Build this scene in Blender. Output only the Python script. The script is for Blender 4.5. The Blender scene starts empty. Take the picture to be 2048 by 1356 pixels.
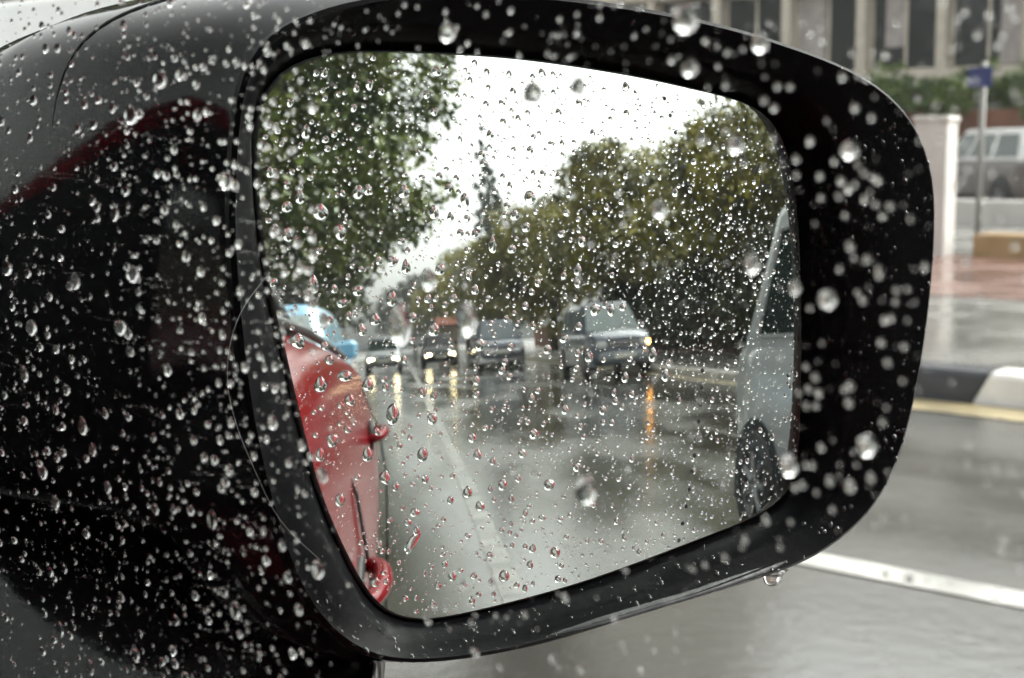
import bpy, bmesh, math, random
import numpy as np
from mathutils import Vector, Matrix, Quaternion

R = math.radians
random.seed(7)
rng = np.random.default_rng(11)
sc = bpy.context.scene
col = sc.collection

# ------------------------------------------------------------------ camera
# X = right of the car, Y = ahead of the car, Z up.  The eye sits inside the red car, looking out of its right window.
EYE = np.array([0.0, 0.0, 1.15])
YAW, PITCH, FPX = R(50), -math.atan(373 / 3000), 3000.0
FWD = np.array([math.sin(YAW) * math.cos(PITCH), math.cos(YAW) * math.cos(PITCH), math.sin(PITCH)])
RGT = np.array([math.cos(YAW), -math.sin(YAW), 0.0])
UP = np.cross(RGT, FWD)
cam = bpy.data.cameras.new('camera')
cam.sensor_width = 36.0
cam.lens = 36.0 * FPX / 2048.0
cam.clip_start = 0.01
cam.clip_end = 3000
cam.dof.use_dof = True
cam.dof.focus_distance = 0.44
cam.dof.aperture_fstop = cam.lens / 2.05
camo = bpy.data.objects.new('camera', cam)
camo.matrix_world = Matrix(((RGT[0], UP[0], -FWD[0], EYE[0]), (RGT[1], UP[1], -FWD[1], EYE[1]),
                            (RGT[2], UP[2], -FWD[2], EYE[2]), (0, 0, 0, 1)))
col.objects.link(camo)
sc.camera = camo

# ------------------------------------------------------------------ sky, sun, exposure (rainy overcast)
SUN_EL, SUN_AZ = R(40), R(120)
w = bpy.data.worlds.new('World')
sc.world = w
w.use_nodes = True
nt = w.node_tree
nt.nodes.clear()
wo = nt.nodes.new('ShaderNodeOutputWorld')
bg = nt.nodes.new('ShaderNodeBackground')
sky = nt.nodes.new('ShaderNodeTexSky')
sky.sky_type = 'NISHITA'
sky.sun_disc = False
sky.sun_elevation = SUN_EL
sky.sun_rotation = SUN_AZ
sky.air_density = 1.0
sky.dust_density = 6.0
sky.ozone_density = 1.0
hs = nt.nodes.new('ShaderNodeHueSaturation')
hs.inputs['Saturation'].default_value = 0.06
nt.links.new(sky.outputs[0], hs.inputs['Color'])
wt_ = nt.nodes.new('ShaderNodeMix')                       # rain cloud: nearly neutral, a touch warm
wt_.data_type = 'RGBA'
wt_.blend_type = 'MULTIPLY'
wt_.inputs[0].default_value = 1.0
wt_.inputs[7].default_value = (1.0, 0.985, 0.955, 1)
nt.links.new(hs.outputs[0], wt_.inputs[6])
nt.links.new(wt_.outputs[2], bg.inputs['Color'])
bg.inputs['Strength'].default_value = 0.15
nt.links.new(bg.outputs[0], wo.inputs[0])
sl = bpy.data.lights.new('sun', 'SUN')
sl.energy = 0.5
sl.angle = R(40)
sl.color = (1.0, 0.98, 0.95)
so = bpy.data.objects.new('sun', sl)
so.rotation_euler = Vector((math.sin(SUN_AZ) * math.cos(SUN_EL), math.cos(SUN_AZ) * math.cos(SUN_EL), math.sin(SUN_EL))).to_track_quat('Z', 'Y').to_euler()
so.location = (0, 0, 30)
col.objects.link(so)
sc.view_settings.view_transform = 'Standard'
sc.view_settings.look = 'None'
sc.view_settings.gamma = 1.0
sc.view_settings.use_curve_mapping = False
sc.view_settings.exposure = 1.8
cy = sc.cycles
cy.max_bounces = 16
cy.diffuse_bounces = 2
cy.glossy_bounces = 8
cy.transmission_bounces = 12
cy.transparent_max_bounces = 16
cy.caustics_reflective = False
cy.caustics_refractive = True
cy.sample_clamp_indirect = 20
cy.blur_glossy = 0.0


# ------------------------------------------------------------------ helpers
def tag(o, label=None, cat=None, group=None, kind=None):
    if label: o['label'] = label
    if cat: o['category'] = cat
    if group: o['group'] = group
    if kind: o['kind'] = kind
    return o


def empty(name, loc=(0, 0, 0), rz=0.0):
    o = bpy.data.objects.new(name, None)
    o.location = loc
    o.rotation_euler = (0, 0, rz)
    o.empty_display_size = 0.1
    col.objects.link(o)
    return o


def mesh_np(name, v, f, m, smooth=True, mats=None):
    me = bpy.data.meshes.new(name)
    me.from_pydata([tuple(map(float, p)) for p in v], [], [tuple(map(int, q)) for q in f])
    if smooth:
        me.polygons.foreach_set('use_smooth', [True] * len(me.polygons))
    if m: me.materials.append(m)
    me.update()
    return me


def mesh_fast(name, v, f, m, smooth=True):
    """v (n,3), f (k,c) with constant c: quick path for large arrays"""
    me = bpy.data.meshes.new(name)
    v = np.asarray(v, np.float32)
    f = np.asarray(f, np.int32)
    k, c = f.shape
    me.vertices.add(len(v))
    me.vertices.foreach_set('co', v.ravel())
    me.loops.add(k * c)
    me.loops.foreach_set('vertex_index', f.ravel())
    me.polygons.add(k)
    me.polygons.foreach_set('loop_start', np.arange(k, dtype=np.int32) * c)
    me.update(calc_edges=True)
    me.polygons.foreach_set('use_smooth', np.full(k, smooth))
    if m: me.materials.append(m)
    me.validate()
    return me


def put(name, me, parent=None, loc=None, rot=None):
    o = bpy.data.objects.new(name, me)
    if loc is not None: o.location = loc
    if rot is not None: o.rotation_euler = rot
    if parent: o.parent = parent
    col.objects.link(o)
    return o


class MB:
    def __init__(s): s.v, s.f = [], []

    def add(s, v, f):
        b = len(s.v)
        s.v += [tuple(p) for p in v]
        s.f += [tuple(i + b for i in q) for q in f]
        return s

    def box(s, a, b, bev=0.0):
        x0, y0, z0 = a
        x1, y1, z1 = b
        if bev <= 0:
            return s.add([(x0, y0, z0), (x1, y0, z0), (x1, y1, z0), (x0, y1, z0), (x0, y0, z1), (x1, y0, z1), (x1, y1, z1), (x0, y1, z1)],
                         [(3, 2, 1, 0), (4, 5, 6, 7), (0, 1, 5, 4), (1, 2, 6, 5), (2, 3, 7, 6), (3, 0, 4, 7)])
        e = bev
        rings = []
        for z, i in ((z0, e), (z0 + e, 0), (z1 - e, 0), (z1, e)):
            rings.append([(x0 + e + i, y0 + i, z), (x1 - e - i, y0 + i, z), (x1 - i, y0 + e + i, z), (x1 - i, y1 - e - i, z),
                          (x1 - e - i, y1 - i, z), (x0 + e + i, y1 - i, z), (x0 + i, y1 - e - i, z), (x0 + i, y0 + e + i, z)])
        return s.loft(rings)

    def loft(s, rings, cap=True, closed=True, cap_end=False):
        n = len(rings[0])
        v = [p for r in rings for p in r]
        f = []
        for k in range(len(rings) - 1):
            for i in range(n if closed else n - 1):
                j = (i + 1) % n
                f.append((k * n + i, k * n + j, (k + 1) * n + j, (k + 1) * n + i))
        if cap:
            f.append(tuple(range(n - 1, -1, -1)))
            f.append(tuple((len(rings) - 1) * n + i for i in range(n)))
        elif cap_end:
            f.append(tuple((len(rings) - 1) * n + i for i in range(n)))
        return s.add(v, f)

    def tube(s, pts, r, seg=8, cap=True):
        pts = [Vector(p) for p in pts]
        rs = r if isinstance(r, (list, tuple)) else [r] * len(pts)
        rings = []
        ref = Vector((0, 0, 1))
        for i, p in enumerate(pts):
            t = (pts[min(i + 1, len(pts) - 1)] - pts[max(i - 1, 0)]).normalized()
            a = t.cross(ref)
            if a.length < 0.05: a = t.cross(Vector((1, 0, 0)))
            a.normalize()
            b = t.cross(a)
            rings.append([tuple(p + (a * math.cos(2 * math.pi * k / seg) + b * math.sin(2 * math.pi * k / seg)) * rs[i]) for k in range(seg)])
        return s.loft(rings, cap)

    def cyl(s, c, axis, r, h, seg=24, inner=0.0):
        c = Vector(c)
        ax = {'x': Vector((1, 0, 0)), 'y': Vector((0, 1, 0)), 'z': Vector((0, 0, 1))}[axis]
        return s.tube([c - ax * h / 2, c + ax * h / 2], r, seg)

    def build(s, name, m, parent=None, smooth=False, loc=None, rot=None, auto=None):
        me = mesh_np(name, s.v, s.f, m, smooth)
        o = put(name, me, parent, loc, rot)
        if auto is not None:
            me.polygons.foreach_set('use_smooth', [True] * len(me.polygons))
            sharp_by_angle(me, auto)
        return o


def sharp_by_angle(me, deg):
    bm = bmesh.new()
    bm.from_mesh(me)
    bmesh.ops.recalc_face_normals(bm, faces=bm.faces)
    lim = R(deg)
    for e in bm.edges:
        if len(e.link_faces) == 2 and e.calc_face_angle(0) > lim:
            e.smooth = False
    bm.to_mesh(me)
    bm.free()


def copy_tree(o, parent=None):
    c = o.copy()
    col.objects.link(c)
    c.parent = parent
    for ch in o.children:
        copy_tree(ch, c)
    return c


# ------------------------------------------------------------------ materials
def mat(name, color, rough=0.5, metal=0.0, coat=0.0, var=0.12, scale=6.0, bump=0.0, bscale=40.0, spec=0.5, emit=None, rvar=0.0, coord='Object'):
    m = bpy.data.materials.new(name)
    m.use_nodes = True
    n, l = m.node_tree.nodes, m.node_tree.links
    b = n['Principled BSDF']
    b.inputs['Base Color'].default_value = (*color, 1)
    b.inputs['Roughness'].default_value = rough
    b.inputs['Metallic'].default_value = metal
    b.inputs['Coat Weight'].default_value = coat
    b.inputs['Coat Roughness'].default_value = 0.04
    b.inputs['Specular IOR Level'].default_value = spec
    tc = n.new('ShaderNodeTexCoord')
    if var > 0:
        no = n.new('ShaderNodeTexNoise')
        no.inputs['Scale'].default_value = scale
        no.inputs['Detail'].default_value = 5
        l.new(tc.outputs[coord], no.inputs['Vector'])
        mp = n.new('ShaderNodeMapRange')
        mp.inputs[1].default_value = 0.3
        mp.inputs[2].default_value = 0.7
        mp.inputs[3].default_value = 1 - var
        mp.inputs[4].default_value = 1 + var
        l.new(no.outputs[0], mp.inputs[0])
        mx = n.new('ShaderNodeMix')
        mx.data_type = 'RGBA'
        mx.blend_type = 'MULTIPLY'
        mx.inputs[0].default_value = 1
        mx.inputs[6].default_value = (*color, 1)
        l.new(mp.outputs[0], mx.inputs[7])
        l.new(mx.outputs[2], b.inputs['Base Color'])
        if rvar > 0:
            mr = n.new('ShaderNodeMapRange')
            mr.inputs[1].default_value = 0.35
            mr.inputs[2].default_value = 0.65
            mr.inputs[3].default_value = max(0.02, rough - rvar)
            mr.inputs[4].default_value = rough + rvar
            l.new(no.outputs[0], mr.inputs[0])
            l.new(mr.outputs[0], b.inputs['Roughness'])
    if bump > 0:
        nb = n.new('ShaderNodeTexNoise')
        nb.inputs['Scale'].default_value = bscale
        nb.inputs['Detail'].default_value = 4
        l.new(tc.outputs[coord], nb.inputs['Vector'])
        bu = n.new('ShaderNodeBump')
        bu.inputs['Strength'].default_value = 1.0
        bu.inputs['Distance'].default_value = bump
        l.new(nb.outputs[0], bu.inputs['Height'])
        l.new(bu.outputs[0], b.inputs['Normal'])
    if emit:
        b.inputs['Emission Color'].default_value = (*emit[0], 1)
        b.inputs['Emission Strength'].default_value = emit[1]
    return m


def water_mat():
    m = bpy.data.materials.new('rain_water')
    m.use_nodes = True
    n, l = m.node_tree.nodes, m.node_tree.links
    n.clear()
    o = n.new('ShaderNodeOutputMaterial')
    g = n.new('ShaderNodeBsdfGlass')
    g.inputs['IOR'].default_value = 1.333
    g.inputs['Roughness'].default_value = 0.0
    g.inputs['Color'].default_value = (1, 1, 1, 1)
    l.new(g.outputs[0], o.inputs[0])
    return m


def pane_mat():
    m = bpy.data.materials.new('clear_pane')
    m.use_nodes = True
    n, l = m.node_tree.nodes, m.node_tree.links
    n.clear()
    o = n.new('ShaderNodeOutputMaterial')
    g = n.new('ShaderNodeBsdfTransparent')
    g.inputs['Color'].default_value = (0.95, 0.97, 0.96, 1)
    l.new(g.outputs[0], o.inputs[0])
    return m


def mirror_mat():
    m = bpy.data.materials.new('silvered_glass')
    m.use_nodes = True
    n, l = m.node_tree.nodes, m.node_tree.links
    n.clear()
    o = n.new('ShaderNodeOutputMaterial')
    g = n.new('ShaderNodeBsdfGlossy')
    g.inputs['Roughness'].default_value = 0.0
    g.inputs['Color'].default_value = (0.72, 0.75, 0.73, 1)
    l.new(g.outputs[0], o.inputs[0])
    return m


def wet_road_mat():
    m = bpy.data.materials.new('wet_asphalt')
    m.use_nodes = True
    n, l = m.node_tree.nodes, m.node_tree.links
    b = n['Principled BSDF']
    tc = n.new('ShaderNodeTexCoord')
    sp = n.new('ShaderNodeMapping')
    sp.inputs['Scale'].default_value = (1.0, 0.35, 1.0)      # wheel tracks: stretched along the road
    l.new(tc.outputs['Object'], sp.inputs[0])
    big = n.new('ShaderNodeTexNoise')
    big.inputs['Scale'].default_value = 0.9
    big.inputs['Detail'].default_value = 6
    l.new(sp.outputs[0], big.inputs['Vector'])
    fine = n.new('ShaderNodeTexNoise')
    fine.inputs['Scale'].default_value = 260
    fine.inputs['Detail'].default_value = 3
    l.new(tc.outputs['Object'], fine.inputs['Vector'])
    rip = n.new('ShaderNodeTexNoise')
    rip.inputs['Scale'].default_value = 16
    rip.inputs['Detail'].default_value = 5
    l.new(tc.outputs['Object'], rip.inputs['Vector'])
    cr = n.new('ShaderNodeMapRange')
    cr.inputs[1].default_value = 0.3
    cr.inputs[2].default_value = 0.7
    cr.inputs[3].default_value = 0.018
    cr.inputs[4].default_value = 0.06
    l.new(big.outputs[0], cr.inputs[0])
    cb = n.new('ShaderNodeCombineColor')
    for i, kk in enumerate((1.0, 0.93, 0.80)):
        mm_ = n.new('ShaderNodeMath')
        mm_.operation = 'MULTIPLY'
        mm_.inputs[1].default_value = kk
        l.new(cr.outputs[0], mm_.inputs[0])
        l.new(mm_.outputs[0], cb.inputs[i])
    l.new(cb.outputs[0], b.inputs['Base Color'])
    rr = n.new('ShaderNodeMapRange')
    rr.inputs[1].default_value = 0.42
    rr.inputs[2].default_value = 0.60
    rr.inputs[3].default_value = 0.02
    rr.inputs[4].default_value = 0.24
    l.new(big.outputs[0], rr.inputs[0])
    l.new(rr.outputs[0], b.inputs['Roughness'])
    b.inputs['Specular IOR Level'].default_value = 1.0
    b.inputs['IOR'].default_value = 1.7
    b1 = n.new('ShaderNodeBump')
    b1.inputs['Distance'].default_value = 0.0006
    b1.inputs['Strength'].default_value = 0.5
    l.new(fine.outputs[0], b1.inputs['Height'])
    b2 = n.new('ShaderNodeBump')
    b2.inputs['Distance'].default_value = 0.0022
    b2.inputs['Strength'].default_value = 0.5
    l.new(rip.outputs[0], b2.inputs['Height'])
    l.new(b1.outputs[0], b2.inputs['Normal'])
    l.new(b2.outputs[0], b.inputs['Normal'])
    return m


def leaf_mat(name, c1, c2, scale=0.6):
    m = bpy.data.materials.new(name)
    m.use_nodes = True
    n, l = m.node_tree.nodes, m.node_tree.links
    b = n['Principled BSDF']
    tc = n.new('ShaderNodeTexCoord')
    no = n.new('ShaderNodeTexNoise')
    no.inputs['Scale'].default_value = scale
    no.inputs['Detail'].default_value = 6
    l.new(tc.outputs['Object'], no.inputs['Vector'])
    rp = n.new('ShaderNodeValToRGB')
    rp.color_ramp.elements[0].position = 0.38
    rp.color_ramp.elements[1].position = 0.62
    rp.color_ramp.elements[0].color = (*c1, 1)
    rp.color_ramp.elements[1].color = (*c2, 1)
    l.new(no.outputs[0], rp.inputs[0])
    l.new(rp.outputs[0], b.inputs['Base Color'])
    b.inputs['Roughness'].default_value = 0.45
    return m


def chop(c, k): return tuple(x * k for x in c)


M = {}
M['water'] = water_mat()
M['pane'] = pane_mat()
M['mirror'] = mirror_mat()
M['road'] = wet_road_mat()
M['ground'] = mat('soil', (0.10, 0.085, 0.06), 0.7, var=0.3, scale=0.4)
M['pave'] = mat('wet_concrete', (0.13, 0.125, 0.115), 0.22, var=0.25, scale=2.0, bump=0.002, bscale=30, rvar=0.1)
M['redpave'] = mat('wet_red_paving', (0.155, 0.085, 0.068), 0.25, var=0.2, scale=2.5, bump=0.002, bscale=25, rvar=0.1)
M['drive'] = mat('wet_drive', (0.17, 0.165, 0.155), 0.25, var=0.15, scale=1.5, rvar=0.1)
M['white_paint'] = mat('road_paint_white', (0.36, 0.35, 0.33), 0.3, var=0.45, scale=4, bump=0.001, bscale=120)
M['worn_paint'] = mat('road_paint_worn', (0.17, 0.165, 0.155), 0.2, var=0.5, scale=5, bump=0.001, bscale=120)
M['dimmed_paint'] = mat('road_paint_dimmed', (0.13, 0.127, 0.12), 0.15, var=0.6, scale=4)  # worn stretch, colour also darkened for the dimming wet reflection
M['yellow_paint'] = mat('road_paint_yellow', (0.24, 0.195, 0.11), 0.35, var=0.6, scale=3, bump=0.001, bscale=120)
M['kerb_white'] = mat('kerb_white', (0.76, 0.74, 0.72), 0.35, var=0.12, scale=7)
M['kerb_black'] = mat('kerb_black', (0.045, 0.047, 0.055), 0.25, var=0.25, scale=7)
M['kerb_grey'] = mat('kerb_concrete', (0.42, 0.40, 0.37), 0.4, var=0.2, scale=5)
M['gloss_black'] = mat('gloss_black_housing', (0.005, 0.005, 0.006), 0.09, var=0.0, spec=0.23, bump=0.00008, bscale=60)
M['rim_black'] = mat('satin_black_rim', (0.003, 0.003, 0.0035), 0.28, var=0.2, scale=60, spec=0.025, bump=0.00010, bscale=400)
M['matt_black'] = mat('matt_black_plastic', (0.012, 0.012, 0.013), 0.5, var=0.2, scale=60, bump=0.0001, bscale=500)
M['red'] = mat('red_car_paint', (0.155, 0.006, 0.010), 0.16, var=0.05, scale=3, spec=0.12)
M['dark_trim'] = mat('dark_trim', (0.015, 0.015, 0.016), 0.5, var=0.1)
M['interior'] = mat('interior_cloth', (0.03, 0.03, 0.032), 0.8, var=0.1)
M['tyre'] = mat('tyre', (0.018, 0.018, 0.018), 0.45, var=0.2, scale=20)
M['rim'] = mat('alloy', (0.28, 0.28, 0.29), 0.4, metal=0.5, var=0.1)
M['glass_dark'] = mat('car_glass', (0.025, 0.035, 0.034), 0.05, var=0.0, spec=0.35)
M['silver'] = mat('silver_paint', (0.44, 0.46, 0.47), 0.28, metal=0.2, var=0.04, coat=0.6)
M['steelblue'] = mat('silver_blue_paint', (0.12, 0.135, 0.17), 0.3, metal=0.2, var=0.05, coat=0.8)
M['skyblue'] = mat('light_blue_paint', (0.22, 0.45, 0.62), 0.3, var=0.04, coat=0.8)
M['navy'] = mat('navy_paint', (0.09, 0.11, 0.17), 0.3, var=0.05, coat=0.8)
M['darkcar'] = mat('dark_paint', (0.02, 0.02, 0.022), 0.4, var=0.1, spec=0.2)
M['greycar'] = mat('grey_paint', (0.25, 0.27, 0.29), 0.3, var=0.05, coat=0.8)
M['white_car'] = mat('white_paint', (0.78, 0.78, 0.78), 0.3, var=0.04, coat=0.6)
M['taupe'] = mat('taupe_paint', (0.13, 0.108, 0.10), 0.35, var=0.1, coat=0.5)
M['chrome'] = mat('chrome', (0.7, 0.7, 0.72), 0.12, metal=1.0, var=0.0)
M['lamp_glass'] = mat('lamp_glass', (0.7, 0.7, 0.7), 0.1, var=0.0, coat=0.5)
M['lamp_on'] = mat('lit_headlamp', (0.9, 0.85, 0.7), 0.2, var=0.0, emit=((1.0, 0.76, 0.42), 17.0))
M['amber_on'] = mat('lit_indicator', (0.9, 0.4, 0.05), 0.2, var=0.0, emit=((1.0, 0.40, 0.07), 11.0))
M['tail'] = mat('tail_lamp', (0.35, 0.02, 0.02), 0.15, var=0.0, coat=0.6)
M['tail_on'] = mat('lit_tail_lamp', (0.5, 0.03, 0.03), 0.2, var=0.0, emit=((1.0, 0.06, 0.05), 8.0))
M['plate'] = mat('plate', (0.7, 0.68, 0.6), 0.4, var=0.05)
M['concrete_white'] = mat('painted_concrete', (0.50, 0.48, 0.46), 0.6, var=0.1, scale=2)
M['facade'] = mat('facade_render', (0.42, 0.36, 0.29), 0.7, var=0.15, scale=0.7)
M['facade_grey'] = mat('facade_dark_render', (0.13, 0.125, 0.11), 0.7, var=0.15, scale=0.7)
M['frame'] = mat('window_frame', (0.55, 0.495, 0.42), 0.5, var=0.15, scale=3)
M['win'] = mat('window_glass', (0.03, 0.032, 0.034), 0.05, var=0.0)
M['curtain'] = mat('curtain_cloth', (0.40, 0.36, 0.35), 0.8, var=0.2, scale=3)
M['ochre'] = mat('ochre_wall', (0.27, 0.175, 0.08), 0.6, var=0.2, scale=3)
M['brownwall'] = mat('red_brown_wall', (0.20, 0.085, 0.05), 0.6, var=0.2, scale=2)
M['bluesign'] = mat('sign_blue', (0.012, 0.022, 0.12), 0.35, var=0.03)
M['galv'] = mat('galvanised', (0.22, 0.21, 0.20), 0.5, metal=0.1, var=0.1)
M['orange'] = mat('orange_awning', (0.24, 0.06, 0.025), 0.6, var=0.1)
M['bark'] = mat('bark', (0.07, 0.052, 0.038), 0.8, var=0.3, scale=6, bump=0.02, bscale=8)
M['leaf_green'] = leaf_mat('leaf_green', (0.048, 0.082, 0.012), (0.185, 0.22, 0.03))
M['leaf_olive'] = leaf_mat('leaf_olive', (0.095, 0.10, 0.015), (0.38, 0.335, 0.042))
M['leaf_dark'] = leaf_mat('leaf_dark', (0.022, 0.030, 0.012), (0.075, 0.078, 0.024))
M['leaf_pine'] = leaf_mat('leaf_pine', (0.025, 0.04, 0.032), (0.06, 0.085, 0.065))
M['leaf_hedge'] = leaf_mat('leaf_hedge', (0.04, 0.08, 0.014), (0.14, 0.20, 0.035), 1.5)
M['thread'] = mat('spider_silk', (0.09, 0.09, 0.09), 0.4, var=0.0)
M['dot'] = mat('black_frit', (0.004, 0.004, 0.004), 0.5, var=0.0)

# ------------------------------------------------------------------ the setting
def sheet(name, x0, x1, y0, y1, z, m, thick=0.0):
    b = MB()
    if thick:
        b.box((x0, y0, z - thick), (x1, y1, z))
    else:
        b.add([(x0, y0, z), (x1, y0, z), (x1, y1, z), (x0, y1, z)], [(0, 1, 2, 3)])
    return tag(b.build(name, m), kind='structure')


sheet('ground', -220, 220, -260, 240, -0.02, M['ground'])
road = sheet('road', -2.6, 6.62, -250, 200, 0.0, M['road'])


def stripe(name, x0, x1, y0, y1, m, parent):
    b = MB()
    n = max(2, int((y1 - y0) / 4))
    vs, fs = [], []
    for i in range(n + 1):
        y = y0 + (y1 - y0) * i / n
        j = 0.004 * math.sin(i * 2.7)
        vs += [(x0 + j, y, 0.004), (x1 + j, y, 0.004)]
        if i: fs.append((2 * i - 2, 2 * i - 1, 2 * i + 1, 2 * i))
    b.add(vs, fs)
    return b.build(name, m, parent)


stripe('lane_line', 0.74, 0.86, -160, 60, M['worn_paint'], road)
stripe('lane_line', 3.66, 3.80, -2.5, 60, M['white_paint'], road)
stripe('lane_line', 3.68, 3.78, -160, -2.5, M['dimmed_paint'], road)
stripe('yellow_line', 6.27, 6.56, -160, 60, M['yellow_paint'], road)
pave = sheet('pavement', 6.80, 10.0, -200, 60, 0.15, M['pave'], 0.2)
sheet('red_paving', 10.0, 14.2, -200, 60, 0.154, M['redpave'], 0.2)
sheet('forecourt', 14.2, 40.0, -200, 80, 0.15, M['drive'], 0.2)
sheet('pavement_near', -6.0, -2.8, -200, 60, 0.15, M['pave'], 0.2)

kerb = empty('kerb', (6.62, 0, 0))
tag(kerb, kind='structure')


def kerb_stone_mesh(m, L, skew=0.0):
    b = MB()
    prof = [(0.0, -0.05), (0.0, 0.125), (0.012, 0.145), (0.035, 0.153), (0.178, 0.153), (0.178, -0.05)]
    b.loft([[(x, skew * (z), z) for x, z in prof], [(x, L + skew * z, z) for x, z in prof]])
    return mesh_np('kerb_stone', b.v, b.f, m, False)


kw, kb, kg = kerb_stone_mesh(M['kerb_white'], 1.49, -0.55), kerb_stone_mesh(M['kerb_black'], 1.49, -0.55), kerb_stone_mesh(M['kerb_grey'], 0.992)
y = 2.78 - 1.5 * 4
i = 0
while y < 24:
    put('kerb_stone', kw if i % 2 else kb, kerb, (0, y, 0))
    y += 1.5
    i += 1
y = 2.78 - 1.5 * 4 - 1.0
while y > -75:
    put('kerb_stone', kg, kerb, (0.002 * random.uniform(-1, 1), y, 0.003 * random.uniform(-1, 1)))
    y -= 1.0
kerb2 = empty('kerb_near', (-2.8, 0, 0))
tag(kerb2, kind='structure')
y = -14.0
while y > -60:
    put('kerb_stone', kg, kerb2, (0, y, 0))
    y -= 1.0


# ------------------------------------------------------------------ cars
def rrect(x, y0, y1, z, r, n=4, zc=0.0):
    pts = []
    for cx, cyy, a0 in ((x - r, y1 - r, 0), (-x + r, y1 - r, 90), (-x + r, y0 + r, 180), (x - r, y0 + r, 270)):
        for k in range(n + 1):
            a = R(a0 + 90 * k / n)
            pts.append((cx + r * math.cos(a), cyy + r * math.sin(a), z))
    return pts


def body_ring(y, zb, zt, hw, crown=0.03):
    half = [(0.0, zb), (hw * .80, zb), (hw * .95, zb + .07), (hw * .985, zb + .2), (hw, zb + (zt - zb) * .55), (hw * .985, zt - .13),
            (hw * .95, zt - .05), (hw * .88, zt - .01), (hw * .6, zt + crown * .6), (0.0, zt + crown)]
    pts = [(x, y, z) for x, z in half]
    pts += [(-x, y, z) for x, z in half[-2:0:-1]]
    return pts


def wheel(parent, x, y, r, wid):
    t = MB()
    prof = [(-wid / 2, r * .62), (-wid / 2, r * .93), (-wid * .35, r), (wid * .35, r), (wid / 2, r * .93), (wid / 2, r * .62)]
    N = 28
    t.loft([[(px, pr * math.cos(2 * math.pi * k / N), pr * math.sin(2 * math.pi * k / N)) for k in range(N)] for px, pr in prof], cap=False)
    wo_ = t.build('wheel', M['tyre'], parent, True, (x, y, r))
    s = 1 if x > 0 else -1
    b = MB()
    for k in range(7):
        a = 2 * math.pi * k / 7
        c, d = math.cos(a), math.sin(a)
        b.tube([(s * wid * .38, r * .1 * c, r * .1 * d), (s * wid * .40, r * .6 * c, r * .6 * d)], [r * .09, r * .06], 6)
    for rr in (.62,):
        b.loft([[(s * wid * q, r * e * math.cos(2 * math.pi * k / N), r * e * math.sin(2 * math.pi * k / N)) for k in range(N)] for q, e in ((.2, .55), (.42, .62), (.45, .66), (.40, .68))], cap=False)
    b.cyl((s * wid * .36, 0, 0), 'x', r * .14, .03, 12)
    b.build('rim', M['rim'], wo_, False)
    d = MB()
    d.cyl((s * wid * .22, 0, 0), 'x', r * .66, .03, 20)
    d.build('hub', M['dark_trim'], wo_)
    return wo_


def quad_pane(corners, off, rnd=0.0):
    a, b, c, d = [Vector(p) for p in corners]
    n = (b - a).cross(d - a).normalized()
    v = [p + n * off for p in (a, b, c, d)] + [p - n * .004 for p in (a, b, c, d)]
    return [tuple(p) for p in v], [(0, 1, 2, 3), (7, 6, 5, 4), (0, 4, 5, 1), (1, 5, 6, 2), (2, 6, 7, 3), (3, 7, 4, 0)]


def lerp(a, b, t): return tuple(x + (y - x) * t for x, y in zip(a, b))


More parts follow.
